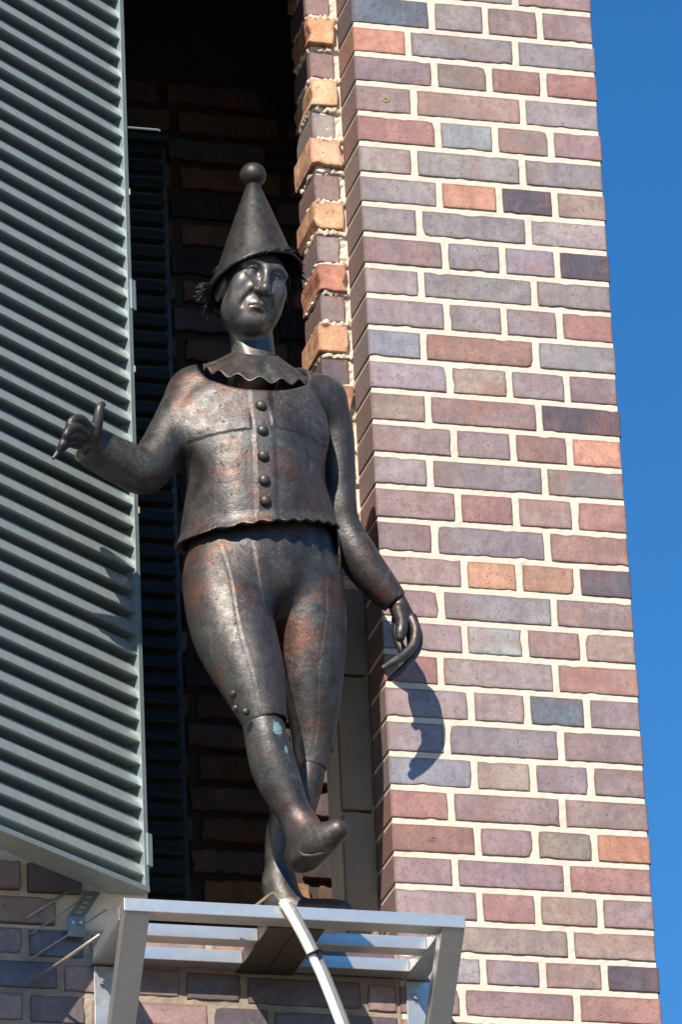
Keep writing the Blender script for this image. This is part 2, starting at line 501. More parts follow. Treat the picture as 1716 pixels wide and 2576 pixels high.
CB = [M_CLINKER, M_EDGE]
TJ = (0.181, 0.307, 0.435); SJ = (0.1265, 0.3735)
ROWCOL = {-3:'PVP', -2:'PVGP', -1:'PVP', 0:'KGPP', 1:'OVG', 2:'PNRR', 3:'PNV', 4:'RBNP', 5:'MVV', 6:'VODN', 7:'VGM', 8:'PVWD', 9:'WGM', 10:'GVVR',
          11:'BRV', 12:'WNVP', 13:'NPD', 14:'PPRO', 15:'VGV', 16:'PRNR', 17:'PGR', 18:'NOLD', 19:'PGP', 20:'PBPN', 21:'RVR', 22:'VNKM', 23:'MGP',
          24:'BNVP', 25:'RPP', 26:'RPNO', 27:'PPR', 28:'PRNP', 29:'PNN', 30:'WMND', 31:'PPR', 32:'RVPN', 33:'VPR'}
HJ = 0.0068
for k in range(-3, 34):
    js = TJ if k % 2 == 0 else SJ
    e = [0.0] + [j + rng.uniform(-0.005, 0.005) for j in js] + [PW]
    z0, z1 = row_bot(k), row_top(k)
    for i, c in enumerate(ROWCOL[k]):
        x0 = e[i] + (HJ if i else 0); x1 = e[i+1] - (HJ if i + 1 < len(e) - 1 else 0)
        x0 = round(x0, 3); x1 = round(x1, 3)
        if i == len(e) - 2: x1 = round(x1 + rng.choice((-0.002, -0.001, 0.0, 0.001, 0.002)), 3)
        dd = 0.125 if i == 0 else 0.115
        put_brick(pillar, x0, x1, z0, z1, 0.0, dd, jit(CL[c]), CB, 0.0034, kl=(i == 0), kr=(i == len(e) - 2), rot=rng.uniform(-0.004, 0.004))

def wall_plug(x, z, r, c):
    m = MB(); m.tube([Vector((x, 0.0035, z)), Vector((x, -0.0012, z))], r, 20); m.tube([Vector((x, -0.0013, z)), Vector((x, -0.0030, z))], r * 0.3, 10)
    m.build('wall_plug', mat_plain('plug_mortar', c, 0.8, 0, 0.3, 0.5, 150), pillar)
wall_plug(*(0.06617, -0.18950), 0.0105, (0.34, 0.29, 0.16))
wall_plug(*(0.08424, -1.91098), 0.0085, (0.30, 0.17, 0.13))

# wall under the niche and under the shutter: soot-stained clinker
LOW = {29:'PDPPNDPRPD', 30:'DPPDPRDPPD', 31:'PDDPDDPDDP', 32:'DPRDPDDPPR', 33:'PRDPDPPRDP', 34:'PPDPPDRPDP'}
def tilt(x): return 0.0175 * min(1.0, max(0.0, -x / 0.85))
for k in range(28, 35):
    seq = LOW.get(k, 'DPPDPPDDPRDP')
    start = (-0.770 if k % 2 == 0 else -0.700)
    steps = (0.125, 0.25) if k % 2 == 0 else (0.25, 0.125)
    xs = [start]; i = 0
    while xs[-1] < -0.004:
        xs.append(xs[-1] + steps[i % 2]); i += 1
    xs[-1] = 0.0
    if len(xs) > 2 and xs[-1] - xs[-2] < 0.06: xs.pop(-2)
    left = [start]; i = 0
    while left[-1] > -1.15:
        left.append(left[-1] - (0.135, 0.18)[i % 2]); i += 1
    xs = left[::-1] + xs[1:]
    for i in range(len(xs) - 1):
        xm = (xs[i] + xs[i+1]) / 2
        top = row_top(k) + tilt(xm)
        if top > SILL + 0.012 and xm > -0.66: continue
        x1 = xs[i+1] - HJ if xs[i+1] < -0.001 else -HJ
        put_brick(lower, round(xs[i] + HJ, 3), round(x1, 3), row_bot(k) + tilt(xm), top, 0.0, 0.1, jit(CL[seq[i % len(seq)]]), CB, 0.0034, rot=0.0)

# toothed inner jamb: alternate yellow and purple bats, rough and broken
jm = MB()
jm.box((-0.061, RD+0.010, SILL), (0.006, RD+0.132, 1.5))
mortar_sheet(jm, -0.061, 0.003, SILL, 1.5, RD+0.006, 0.009, 0.009, 0.0035, 11)
lr = random.Random(4)
JZ = [0.2627, 0.1872, 0.1117, 0.0347, -0.0458, -0.1189, -0.1956, -0.2680, -0.3508, -0.4214, -0.5013, -0.5741, -0.6455, -0.7184, -0.7996, -0.8661, -0.9416, -1.0171, -1.0926, -1.1681, -1.2436, -1.3191, -1.3946]
for za, zb in zip(JZ[:-1], JZ[1:]):          # ragged mortar beads squeezed out of the bed joints
    zm = (za + zb) / 2
    pts = [Vector((-0.001 - 0.0058 * i + lr.uniform(-0.001, 0.001), RD + 0.003 + lr.uniform(-0.003, 0.003), zm + lr.uniform(-0.0035, 0.0035))) for i in range(11)]
    pts += [Vector((-0.0625 + lr.uniform(-0.003, 0.002), RD + 0.012 + 0.011 * i, zm + lr.uniform(-0.0035, 0.0035))) for i in range(10)]
    jm.tube(pts, [lr.uniform(0.0035, 0.0085) for _ in pts], 6)
jamb = jm.build('niche_jamb', M_MORTAR, bld)
RB = [M_ROUGH, M_ROUGH]
jz = [0.2627, 0.1872, 0.1117, 0.0347, -0.0458, -0.1189, -0.1956, -0.2680, -0.3508, -0.4214, -0.5013, -0.5741, -0.6455, -0.7184, -0.7996, -0.8661, -0.9416, -1.0171, -1.0926, -1.1681, -1.2436, -1.3191, -1.3946]
jc = 'PYPTPYMYPTMOPTDORYPTMYPO'
for i, zc in enumerate(jz):
    c = jc[i % len(jc)]
    wide = i % 2 == 1
    if c in 'PMDR':
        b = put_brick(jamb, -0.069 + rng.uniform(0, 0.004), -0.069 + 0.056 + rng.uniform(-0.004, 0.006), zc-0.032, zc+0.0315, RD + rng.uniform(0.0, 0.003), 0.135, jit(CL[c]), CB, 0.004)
    else:
        put_brick(jamb, -0.072 + rng.uniform(-0.005, 0.006), -0.003 + rng.uniform(-0.005, 0.0), zc-0.033, zc+0.032, RD - rng.uniform(0.004, 0.014), 0.145, jit(CL[c]), RB, 0.009, rot=rng.uniform(-0.03, 0.03))

# cement repair on the lower half of the jamb
for (z0, z1) in ((-1.5099, -1.3075), (-1.8142, -1.5099), (-2.1500, -1.8142)):
    m = MB(); m.box((-0.069, RD - 0.012, z0 + 0.004), (-0.004, RD + 0.010, z1 - 0.004))
    me_o = m.build('cement_slab', M_CEMENT, jamb, bevel=0.003)

# inside of the niche
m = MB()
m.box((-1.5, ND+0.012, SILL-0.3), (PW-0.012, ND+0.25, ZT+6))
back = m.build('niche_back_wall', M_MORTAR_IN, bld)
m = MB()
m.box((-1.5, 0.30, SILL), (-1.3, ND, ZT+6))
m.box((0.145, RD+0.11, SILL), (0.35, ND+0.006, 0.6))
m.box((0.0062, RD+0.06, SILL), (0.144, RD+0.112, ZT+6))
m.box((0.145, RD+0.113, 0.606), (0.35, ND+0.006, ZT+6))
m.box((-1.5, 0.006, 0.075), (-0.15, 0.05, ZT+6))  # unseen lintel added to keep sun off the upper back wall
m.box((-0.1495, 0.006, 0.36), (0.0, 0.05, ZT+6))  # raised end of the added unseen lintel, leaving the jamb in sun
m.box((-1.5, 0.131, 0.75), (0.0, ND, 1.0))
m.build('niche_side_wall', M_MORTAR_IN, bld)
BZ = -1.3219
bc = ['LDLPNDLPLDDP', 'DPDDPMDPDPDD']
BH = 0.0735
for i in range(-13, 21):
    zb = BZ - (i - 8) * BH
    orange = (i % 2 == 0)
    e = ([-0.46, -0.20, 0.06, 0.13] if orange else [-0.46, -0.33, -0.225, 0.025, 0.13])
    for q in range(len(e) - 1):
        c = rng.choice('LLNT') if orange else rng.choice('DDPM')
        put_brick(back, e[q] + 0.009, e[q+1] - 0.009, zb + 0.008, zb + BH - 0.008, ND - rng.uniform(0, 0.008), 0.1, jit(tuple(0.42 * x for x in CL[c]), 0.2), RB, 0.007, rot=rng.uniform(-0.01, 0.01))  # colours scaled down, so the niche shade is painted into the bricks

# ------------------------------------------------------------------ louvred shutters
def make_shutter(name, hinge, ang, length, z0, z1, pitch, label, mat, first=0.0, rail=True):
    root = empty(name, (0, 0, 0), label, 'shutter', 'louvred zinc shutters of the niche')
    d = Vector((-math.cos(ang), -math.sin(ang), 0)); n = Vector((math.sin(ang), -math.cos(ang), 0)); h = Vector(hinge)
    def fr(a, b, t): return h + d * t + n * a + Vector((0, 0, b))
    delta, hb = (0.0117, pitch * 0.605) if rail else (0.016, pitch * 0.60)
    t0 = 0.014; t1 = length - 0.014
    cnt = int((z1 - z0) / pitch)
    th = 0.003
    gap = 0.036 if rail else 0.030
    prof = [(-delta, hb), (0, 0), (-0.004, -0.0022), (-gap, -0.0035), (-gap, -0.0005), (-0.0065, 0.0012), (-delta - 0.0022, hb)]
    m = MB(); m.prism(prof, t0, t1, lambda a, b, t: d * t + n * a + Vector((0, 0, b)))
    src = m.build('slat', mat, root)
    src.location = fr(0, z0 + pitch - hb + 0.004, 0)
    rr = random.Random(3)
    for i in range(1, cnt):
        o = src.copy(); COL.objects.link(o); o.parent = root
        o.location = fr(rr.uniform(-0.0008, 0.0008), z0 + pitch - hb + 0.004 + i * pitch + rr.uniform(-0.0006, 0.0006), 0)
    m = MB(); m.prism([(-gap-0.0002, z0), (-gap-0.0002, z1), (-gap-0.004, z1), (-gap-0.004, z0)], t0, t1, lambda a, b, t: fr(a, b, t))
    m.build('backing_sheet', mat, root)
    for ta, tb in ((0.0, t0), (t1, length)):
        fo = 0.003 if rail else -0.030
        m = MB(); m.prism([(fo, z0-0.01), (fo, z1), (-0.055, z1), (-0.055, z0-0.01)], ta, tb, lambda a, b, t: fr(a, b, t))
        m.build('stile', mat, root, bevel=0.001)
    for zz in ((z0 - 0.012, z0 + 0.0), (z1, z1 + 0.016)):
        m = MB(); m.prism([(0.004, zz[0]), (0.004, zz[1]), (-0.062, zz[1]), (-0.062, zz[0])], 0.0, length, lambda a, b, t: fr(a, b, t))
        m.build('rail', mat, root, bevel=0.001)
    return root, fr

SH_ANG = R(38.6)
SH_Z0 = -2.055
shutter, sfr = make_shutter('louvred_shutter', (-0.5165, -0.004, 0), SH_ANG, 0.70, SH_Z0, 0.60, 0.0481,
    'pale zinc louvred shutter swung open on the left, sunlit, behind the raised hand', M_ZINC)
for zc, hh in ((-0.7215, 0.035), (-1.9746, 0.035)):
    m = MB(); m.prism([(0.006, zc-hh), (0.006, zc+hh), (-0.006, zc+hh), (-0.006, zc-hh)], -0.010, 0.006, lambda a, b, t: sfr(a, b, t))
    m.build('hinge_plate', M_ZINC, shutter, bevel=0.001)
for zc in (-0.8944, -1.2202, -0.4749):
    m = MB(); m.tube([sfr(0.0, zc-0.007, -0.004), sfr(0.0, zc+0.007, -0.004)], 0.0035, 8); m.build('hinge_pin', M_ROD, shutter)
m = MB(); m.tube([Vector((-0.51968, 0.00000, -0.31747)), Vector((-0.43734, 0.03000, -0.30026)), Vector((-0.43455, 0.03100, -0.30236))], 0.0026, 8)
m.build('stay_bar', M_ZINC, shutter)  # added bar catching sun, in place of the rear shutter's lit top edge
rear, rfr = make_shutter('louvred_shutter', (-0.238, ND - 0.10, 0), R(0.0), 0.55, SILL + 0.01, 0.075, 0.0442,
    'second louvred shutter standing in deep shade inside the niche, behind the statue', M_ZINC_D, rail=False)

# ------------------------------------------------------------------ implicit surfaces for the statue
class SDF:
    def __init__(self, lo, hi, h):
        self.h = h; self.lo = np.array(lo, dtype=float)
        self.n = np.ceil((np.array(hi) - self.lo) / h).astype(int) + 1
        self.f = np.full(self.n, 0.5, dtype=np.float32)
        self.ax = [self.lo[i] + h * np.arange(self.n[i]) for i in range(3)]
    def _box(self, lo, hi):
        sl = []
        for i in range(3):
            a = max(0, int((lo[i] - self.lo[i]) / self.h)); b = min(self.n[i], int((hi[i] - self.lo[i]) / self.h) + 2)
            if b <= a: return None
            sl.append(slice(a, b))
        return tuple(sl)
    def _pts(self, sl):
        return np.meshgrid(self.ax[0][sl[0]], self.ax[1][sl[1]], self.ax[2][sl[2]], indexing='ij', sparse=True)
    def _merge(self, sl, d, k, op):
        f = self.f[sl]
        if op == 'u':
            if k > 0:
                hh = np.maximum(k - np.abs(f - d), 0) / k
                r = np.minimum(f, d) - hh * hh * k * 0.25
            else: r = np.minimum(f, d)
        else:
            d = -d
            if k > 0:
                hh = np.maximum(k - np.abs(f - d), 0) / k
                r = np.maximum(f, d) + hh * hh * k * 0.25
            else: r = np.maximum(f, d)
        self.f[sl] = r
    def chain(self, pts, k=0.0, ys=1.0, op='u', grow=0.0):
        """pts: (x, y, z, radius); consecutive cones with round ends, depth scaled by ys"""
        if len(pts) > 2:
            P = np.array(pts, dtype=float); Q = []
            E = np.vstack([2*P[0]-P[1], P, 2*P[-1]-P[-2]])
            for i in range(len(P) - 1):
                p0, p1, p2, p3 = E[i:i+4]
                for t in np.linspace(0, 1, 9, endpoint=False):
                    Q.append(0.5 * (2*p1 + (p2-p0)*t + (2*p0-5*p1+4*p2-p3)*t*t + (3*p1-p0-3*p2+p3)*t**3))
            Q.append(P[-1]); pts = [tuple(q) for q in Q]
        m = max(p[3] for p in pts) + grow + k + 3 * self.h
        sl = self._box([min(p[i] for p in pts) - m for i in range(3)], [max(p[i] for p in pts) + m for i in range(3)])
        if sl is None: return
        X, Y, Z = self._pts(sl)
        D = None
        for a, b in zip(pts[:-1], pts[1:]):
            ra, rb = max(0.0005, a[3] + grow), max(0.0005, b[3] + grow)
            ab = np.array(b[:3]) - np.array(a[:3]); abs_ = ab.copy(); abs_[1] /= ys
            L = abs_ @ abs_ + 1e-12
            px, py, pz = (X - a[0]).astype(np.float32), ((Y - a[1]) / ys).astype(np.float32), (Z - a[2]).astype(np.float32)
            t = np.clip((px * abs_[0] + py * abs_[1] + pz * abs_[2]) / L, 0, 1)
            d = np.sqrt((px - t*abs_[0])**2 + (py - t*abs_[1])**2 + (pz - t*abs_[2])**2) - (ra + (rb - ra) * t)
            D = d if D is None else np.minimum(D, d)
        self._merge(sl, D.astype(np.float32), k, op)
    def ell(self, c, r, k=0.0, op='u', B=None):
        m = max(r) + k + 3 * self.h
        sl = self._box([c[i] - m for i in range(3)], [c[i] + m for i in range(3)])
        if sl is None: return
        X, Y, Z = self._pts(sl)
        p = [X - c[0], Y - c[1], Z - c[2]]
        if B is not None: p = [p[0]*b[0] + p[1]*b[1] + p[2]*b[2] for b in B]
        q = np.sqrt((p[0]/r[0])**2 + (p[1]/r[1])**2 + (p[2]/r[2])**2)
        g = np.sqrt((p[0]/r[0]**2)**2 + (p[1]/r[1]**2)**2 + (p[2]/r[2]**2)**2) + 1e-9
        self._merge(sl, (q * (q - 1) / g).astype(np.float32), k, op)
    def half(self, p, n, k=0.0):
        """keep only the side of the plane that n points away from"""
        sl = tuple(slice(0, q) for q in self.n)
        X, Y, Z = self._pts(sl)
        d = (X - p[0]) * n[0] + (Y - p[1]) * n[1] + (Z - p[2]) * n[2]
        self._merge(sl, -d.astype(np.float32), k, 's')
    def mesh(self):
        f = self.f.copy()
        f[0], f[-1], f[:, 0], f[:, -1], f[:, :, 0], f[:, :, -1] = 0.5, 0.5, 0.5, 0.5, 0.5, 0.5
        s = f < 0
        nx, ny, nz = s.shape
        c = np.zeros((nx-1, ny-1, nz-1), dtype=np.int8)
        for i in (0, 1):
            for j in (0, 1):
                for k in (0, 1):
                    c += s[i:nx-1+i, j:ny-1+j, k:nz-1+k]
        act = np.argwhere((c > 0) & (c < 8))
        idx = -np.ones(c.shape, dtype=np.int64)
        idx[act[:, 0], act[:, 1], act[:, 2]] = np.arange(len(act))
        acc = np.zeros((len(act), 3)); cnt = np.zeros(len(act))
        offs = [np.array(o) for o in ((0,0,0),(1,0,0),(0,1,0),(1,1,0),(0,0,1),(1,0,1),(0,1,1),(1,1,1))]
        for a in range(8):
            for ax in range(3):
                if offs[a][ax]: continue
                b = offs[a].copy(); b[ax] = 1
                ia = act + offs[a]; ib = act + b
                fa = f[ia[:,0], ia[:,1], ia[:,2]]; fb = f[ib[:,0], ib[:,1], ib[:,2]]
                m = (fa < 0) != (fb < 0)
                t = fa[m] / (fa[m] - fb[m])
                acc[m] += ia[m] + (b - offs[a])[None, :] * t[:, None]
                cnt[m] += 1
        v = self.lo + self.h * acc / cnt[:, None]
        fs = []
        for ax in range(3):
            o1, o2 = [(1, 2), (2, 0), (0, 1)][ax]
            sl0 = [slice(None)] * 3; sl1 = [slice(None)] * 3
            sl0[ax] = slice(0, -1); sl1[ax] = slice(1, None)
            A = s[tuple(sl0)]; Bm = s[tuple(sl1)]
            e = np.argwhere(A != Bm)
            e = e[(e[:, o1] > 0) & (e[:, o2] > 0)]
            inside = A[e[:,0], e[:,1], e[:,2]]
            def cell(d1, d2):
                q = e.copy(); q[:, o1] -= d1; q[:, o2] -= d2
                q = np.minimum(q, np.array(c.shape) - 1)
                return idx[q[:,0], q[:,1], q[:,2]]
            q = np.stack([cell(1,1), cell(0,1), cell(0,0), cell(1,0)], 1)
            q[~inside] = q[~inside][:, ::-1]
            fs.append(q)
        q = np.concatenate(fs)
        q = q[(q >= 0).all(1)]
        return v, q
    def relax(self, v, q, it=2, w=0.5):
        n = len(v)
        for _ in range(it):
            acc = np.zeros_like(v); cnt = np.zeros(n)
            for a in range(4):
                b = (a + 1) % 4
                np.add.at(acc, q[:, a], v[q[:, b]]); np.add.at(cnt, q[:, a], 1)
                np.add.at(acc, q[:, b], v[q[:, a]]); np.add.at(cnt, q[:, b], 1)
            v = v * (1 - w) + w * acc / np.maximum(cnt, 1)[:, None]
        return v

def bounds(pts, pad):
    lo = [min(p[i] - p[3] for p in pts) - pad for i in range(3)]
    hi = [max(p[i] + p[3] for p in pts) + pad for i in range(3)]
    return lo, hi

# ------------------------------------------------------------------ the statue
BASE = Vector((-0.27, -0.12, -2.196))
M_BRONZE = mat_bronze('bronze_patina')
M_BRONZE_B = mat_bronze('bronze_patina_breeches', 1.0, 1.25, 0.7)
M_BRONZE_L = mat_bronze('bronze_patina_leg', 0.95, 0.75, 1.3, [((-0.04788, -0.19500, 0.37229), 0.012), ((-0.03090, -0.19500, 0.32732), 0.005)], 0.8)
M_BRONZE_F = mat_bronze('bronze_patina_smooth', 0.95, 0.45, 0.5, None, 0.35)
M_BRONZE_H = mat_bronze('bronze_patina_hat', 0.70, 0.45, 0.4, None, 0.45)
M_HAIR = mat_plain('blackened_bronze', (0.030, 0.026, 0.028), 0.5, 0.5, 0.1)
st = empty('clown_statue', BASE, 'dark bronze statue of a clown in pointed hat striding on the metal shelf', 'statue')

def statue_part(name, v, q, mat, parent=None, smooth=True):
    me = np_mesh(name, np.asarray(v) - np.array(BASE), q)
    return link_mesh(name, me, mat, parent or st, smooth)

# jacket ------------------------------------------------------------
chest = [(-0.29354, -0.15000, -0.99036, 0.07819), (-0.29905, -0.15500, -1.06179, 0.13580), (-0.30199, -0.16000, -1.15526, 0.14156), (-0.29989, -0.16000, -1.23637, 0.14650), (-0.29781, -0.16000, -1.31702, 0.16132), (-0.29844, -0.16000, -1.37959, 0.16955)]
shl = [(-0.41308, -0.15000, -1.01743, 0.05761), (-0.36161, -0.15000, -0.99588, 0.04774), (-0.29387, -0.15000, -0.99956, 0.04938), (-0.20867, -0.15000, -0.99725, 0.04774), (-0.15268, -0.15000, -1.00559, 0.04938)]
arm_r = [(-0.42420, -0.15000, -1.02198, 0.05761), (-0.47097, -0.17000, -1.10521, 0.04938), (-0.51112, -0.19000, -1.17637, 0.04609), (-0.54758, -0.20500, -1.22739, 0.04691), (-0.59383, -0.22000, -1.21910, 0.04609), (-0.63633, -0.23400, -1.20834, 0.04362), (-0.66863, -0.24700, -1.19907, 0.04115)]
arm_l = [(-0.14645, -0.14500, -1.01006, 0.04938), (-0.12250, -0.13500, -1.07038, 0.04115), (-0.11627, -0.13000, -1.15431, 0.03704), (-0.11468, -0.13000, -1.23590, 0.03457), (-0.10605, -0.12800, -1.28406, 0.03374), (-0.07718, -0.12600, -1.35310, 0.04115), (-0.04077, -0.12400, -1.40346, 0.03704), (-0.01209, -0.12200, -1.43638, 0.03045)]
allp = chest + arm_r + arm_l
S = SDF(*bounds(allp, 0.03), 0.0030)
S.chain(chest, 0.03, 0.70)
S.chain(shl, 0.05, 0.95)
S.ell((-0.38133, -0.21500, -1.11933), (0.085, 0.026, 0.08), 0.05)
S.ell((-0.23378, -0.21500, -1.11221), (0.075, 0.026, 0.08), 0.05)
S.ell((-0.30807, -0.22500, -1.23086), (0.10, 0.05, 0.12), 0.06)
S.chain(arm_r, 0.022)
S.chain(arm_l, 0.020)
# hem plane, cuffs and neck opening
hemL, hemR, hemF = Vector((-0.46909, -0.16000, -1.36698)), Vector((-0.13005, -0.16000, -1.31370)), Vector((-0.32767, -0.28500, -1.36302))
hn = (hemR - hemL).cross(hemF - hemL).normalized()
if hn.z > 0: hn = -hn
X, Y, Z = S._pts(tuple(slice(0, q) for q in S.n))
dh = (X - hemL.x) * hn.x + (Y - hemL.y) * hn.y + (Z - hemL.z) * hn.z
wave = 0.0035 * np.sin((X + Y * 0.6) * 190.0)
core = np.sqrt((X - BASE.x + 0.01)**2 + (Y + 0.16)**2) - 0.235          # only the trunk is cut, not the sleeve
lo_cut = (X > (-0.11297, -0.13000, -1.23577)[0] - 0.030) & (Z < 5)
d = np.where(lo_cut, -1.0, dh + wave).astype(np.float32)
S.f = np.maximum(S.f, d)
S.chain([(c[0], c[1], c[2], c[3] - 0.012) for c in chest[3:]] , 0.0, 0.68, 's')
def cut_end(pts, depth, rad):
    a, b = Vector(pts[-2][:3]), Vector(pts[-1][:3]); t = (b - a).normalized()
    e = b + t * 0.012
    sl = S._box([e[i] - 0.075 for i in range(3)], [e[i] + 0.075 for i in range(3)])
    XX, YY, ZZ = S._pts(sl)
    dd = (XX - e.x) * t.x + (YY - e.y) * t.y + (ZZ - e.z) * t.z
    S.f[sl] = np.maximum(S.f[sl], dd.astype(np.float32))
    S.chain([(*(e - t * depth), rad), (*(e + t * 0.03), rad)], 0.002, 1.0, 's')
cut_end(arm_r, 0.035, arm_r[-1][3] - 0.006)
cut_end(arm_l, 0.030, arm_l[-1][3] - 0.006)
_nk = Vector((-0.30629, -0.23500, -1.04761))
S.ell((_nk.x, -0.195, _nk.z + 0.072), (0.116, 0.150, 0.076), 0.006, 's')
v, q = S.mesh(); v = S.relax(v, q, 2, 0.5)
# button band, yoke seam and the stitched lower band: raised sheet edges
def sstep(a, b, x): return np.clip((x - a) / (b - a), 0, 1) ** 2 * (3 - 2 * np.clip((x - a) / (b - a), 0, 1))
zt, zb = (-0.33179, -0.27000, -1.05100), (-0.33327, -0.29000, -1.36922)
tt = np.clip((v[:, 2] - zt[2]) / (zb[2] - zt[2]), -0.2, 1.1)
xl = zt[0] + (zb[0] - zt[0]) * tt
front = (v[:, 1] < -0.19)
arm_zone = (v[:, 0] < (-0.46058, -0.20000, -1.14108)[0]) | (v[:, 0] > (-0.15656, -0.20000, -1.11725)[0])
off = np.zeros(len(v))
off += np.where(front & ~arm_zone, 0.0028 * sstep(-0.0015, 0.0015, v[:, 0] - xl) * (1 - 0.8 * sstep(0.036, 0.048, v[:, 0] - xl)), 0)
yz = (-0.39058, -0.25000, -1.14555)[2] + np.where(v[:, 0] > xl, 0.008, 0) - 0.25 * np.abs(v[:, 0] - xl - 0.02)**1.4
seam = v[:, 2] - yz
side = (np.abs(v[:, 0] - xl - 0.018) > 0.022)
off += np.where(front & ~arm_zone & side, 0.0030 * sstep(-0.0012, 0.0012, seam) * (1 - sstep(0.015, 0.06, seam)), 0)
hemd = -((v - np.array(hemL)) @ np.array(hn)) - 0.030
off += np.where(front & ~arm_zone & (v[:, 0] < xl), 0.0022 * (1 - sstep(-0.0012, 0.0012, hemd)), 0)
v[:, 1] -= off
# flare of the hem
fl = np.clip(1 - (-((v - np.array(hemL)) @ np.array(hn))) / 0.030, 0, 1) ** 2 * np.where(v[:, 0] > (-0.11297, -0.13000, -1.23577)[0] - 0.035, 0, 1)
cx = BASE.x - 0.012
rad = np.stack([v[:, 0] - cx, (v[:, 1] + 0.16) * 1.3], 1); rl = np.linalg.norm(rad, axis=1) + 1e-6
v[:, 0] += fl * 0.010 * rad[:, 0] / rl; v[:, 1] += fl * 0.010 * rad[:, 1] / rl
jacket = statue_part('jacket', v, q, M_BRONZE)
jbvh = BVHTree.FromPolygons([Vector(p) for p in v], [tuple(int(i) for i in f) for f in q])

def snap(p, bvh):
    h = bvh.ray_cast(Vector((p[0], -1.5, p[2])), Vector((0, 1, 0)))
    return (h[0], h[1]) if h[0] is not None else (Vector(p), Vector((0, -1, 0)))
def dome(r, hgt, seg=16, rings=6):
    vs = []; fs = []
    for i in range(rings):
        a = math.pi / 2 * i / rings * 1.0
        for k in range(seg):
            ph = 2 * math.pi * k / seg
            rr = r * (math.cos(a) ** 0.7)
            vs.append((rr * math.cos(ph), rr * math.sin(ph), hgt * math.sin(a)))
    vs.append((0, 0, hgt))
    for i in range(rings - 1):
        for k in range(seg):
            fs.append((i*seg+k, i*seg+(k+1) % seg, (i+1)*seg+(k+1) % seg, (i+1)*seg+k))
    for k in range(seg): fs.append(((rings-1)*seg+k, (rings-1)*seg+(k+1) % seg, len(vs)-1))
    fs.append(tuple(range(seg))[::-1])
    return vs, fs
def button(p, bvh, r, hgt, parent, tilt_to=None):
    c, n = snap(p, bvh)
    n = (n + Vector((0, -0.5, 0))).normalized()
    M = Matrix.Translation(c - n * 0.002 - BASE) @ n.to_track_quat('Z', 'Y').to_matrix().to_4x4()
    vs, fs = dome(r, hgt)
    m = MB(); m.add([M @ Vector(x) for x in vs], fs)
    m.build('button', M_BRONZE_F, parent, True)
for p in ((-0.31195, -0.26200, -1.08994), (-0.31398, -0.27800, -1.15178), (-0.31580, -0.29000, -1.21136), (-0.31601, -0.29600, -1.26683), (-0.31524, -0.29600, -1.31301)):
    button(p, jbvh, 0.0128, 0.0125, jacket)

# breeches ----------------------------------------------------------
hip = [(-0.29298, -0.15500, -1.28752, 0.12346), (-0.29288, -0.15800, -1.37830, 0.13827), (-0.29173, -0.15500, -1.41251, 0.12346)]
th_r = [(-0.36427, -0.16500, -1.38654, 0.08395), (-0.37942, -0.18000, -1.45628, 0.08724), (-0.37375, -0.21500, -1.57650, 0.08560), (-0.35152, -0.25000, -1.68552, 0.06996), (-0.33958, -0.26800, -1.75436, 0.05350), (-0.33204, -0.27500, -1.79112, 0.04609)]
th_l = [(-0.21835, -0.15000, -1.36940, 0.08230), (-0.20569, -0.15000, -1.43092, 0.08230), (-0.19908, -0.15000, -1.53685, 0.07819), (-0.19785, -0.14500, -1.64024, 0.06584), (-0.19443, -0.13500, -1.74075, 0.04774), (-0.19890, -0.13000, -1.79983, 0.03786), (-0.20146, -0.13000, -1.82165, 0.03374)]
S = SDF(*bounds(hip + th_r + th_l, 0.02), 0.0028)
S.chain(hip, 0.02, 0.72)
S.chain(th_r, 0.022, 0.92)
S.chain(th_l, 0.018, 0.92)
S.ell((-0.31598, -0.22500, -1.44506), (0.055, 0.030, 0.07), 0.04)
def trim(pts, ext, hollow, slope=0.0):
    a, b = Vector(pts[-2][:3]), Vector(pts[-1][:3]); t = (b - a).normalized(); e = b + t * ext
    sl = S._box([e[i] - 0.09 for i in range(3)], [e[i] + 0.09 for i in range(3)])
    XX, YY, ZZ = S._pts(sl)
    dd = (XX - e.x) * t.x + (YY - e.y) * t.y + (ZZ - e.z) * t.z
    S.f[sl] = np.maximum(S.f[sl], dd.astype(np.float32))
    if hollow: S.chain([(*(e - t * 0.02), pts[-1][3] - 0.005), (*(e + t * 0.03), pts[-1][3] - 0.005)], 0.001, 0.92, 's')
trim(th_r, 0.012, True); trim(th_l, 0.008, True)
v, q = S.mesh(); v = S.relax(v, q, 2, 0.5)
cs = (-0.33929, -0.28000, -1.37401); ce = (-0.32028, -0.27000, -1.55281)
u_ = np.clip((v[:, 2] - cs[2]) / (ce[2] - cs[2]), -0.3, 1.05)
xs_ = cs[0] + (ce[0] - cs[0]) * u_
fr_ = v[:, 1] < -0.20
v[:, 1] -= np.where(fr_ & (u_ < 1.0), 0.0014 * sstep(-0.0015, 0.0015, v[:, 0] - xs_) * (1 - sstep(0.010, 0.030, v[:, 0] - xs_)), 0)
for (a_, b_) in (((-0.40612, -0.28000, -1.39215), (-0.35781, -0.32000, -1.79240)), ((-0.17937, -0.20000, -1.45982), (-0.20574, -0.17000, -1.79907))):
    u_ = np.clip((v[:, 2] - a_[2]) / (b_[2] - a_[2]), 0, 1)
    xs_ = a_[0] + (b_[0] - a_[0]) * u_ + 0.004 * np.sin(u_ * 9)
    v[:, 1] += np.where((v[:, 1] < -0.165) & (u_ > 0) & (u_ < 1), 0.0008 * np.exp(-((v[:, 0] - xs_) / 0.0024) ** 2) - 0.0004 * np.exp(-((v[:, 0] - xs_ - 0.005) / 0.0035) ** 2), 0)
breeches = statue_part('breeches', v, q, M_BRONZE_B)
bbvh = BVHTree.FromPolygons([Vector(p) for p in v], [tuple(int(i) for i in f) for f in q])
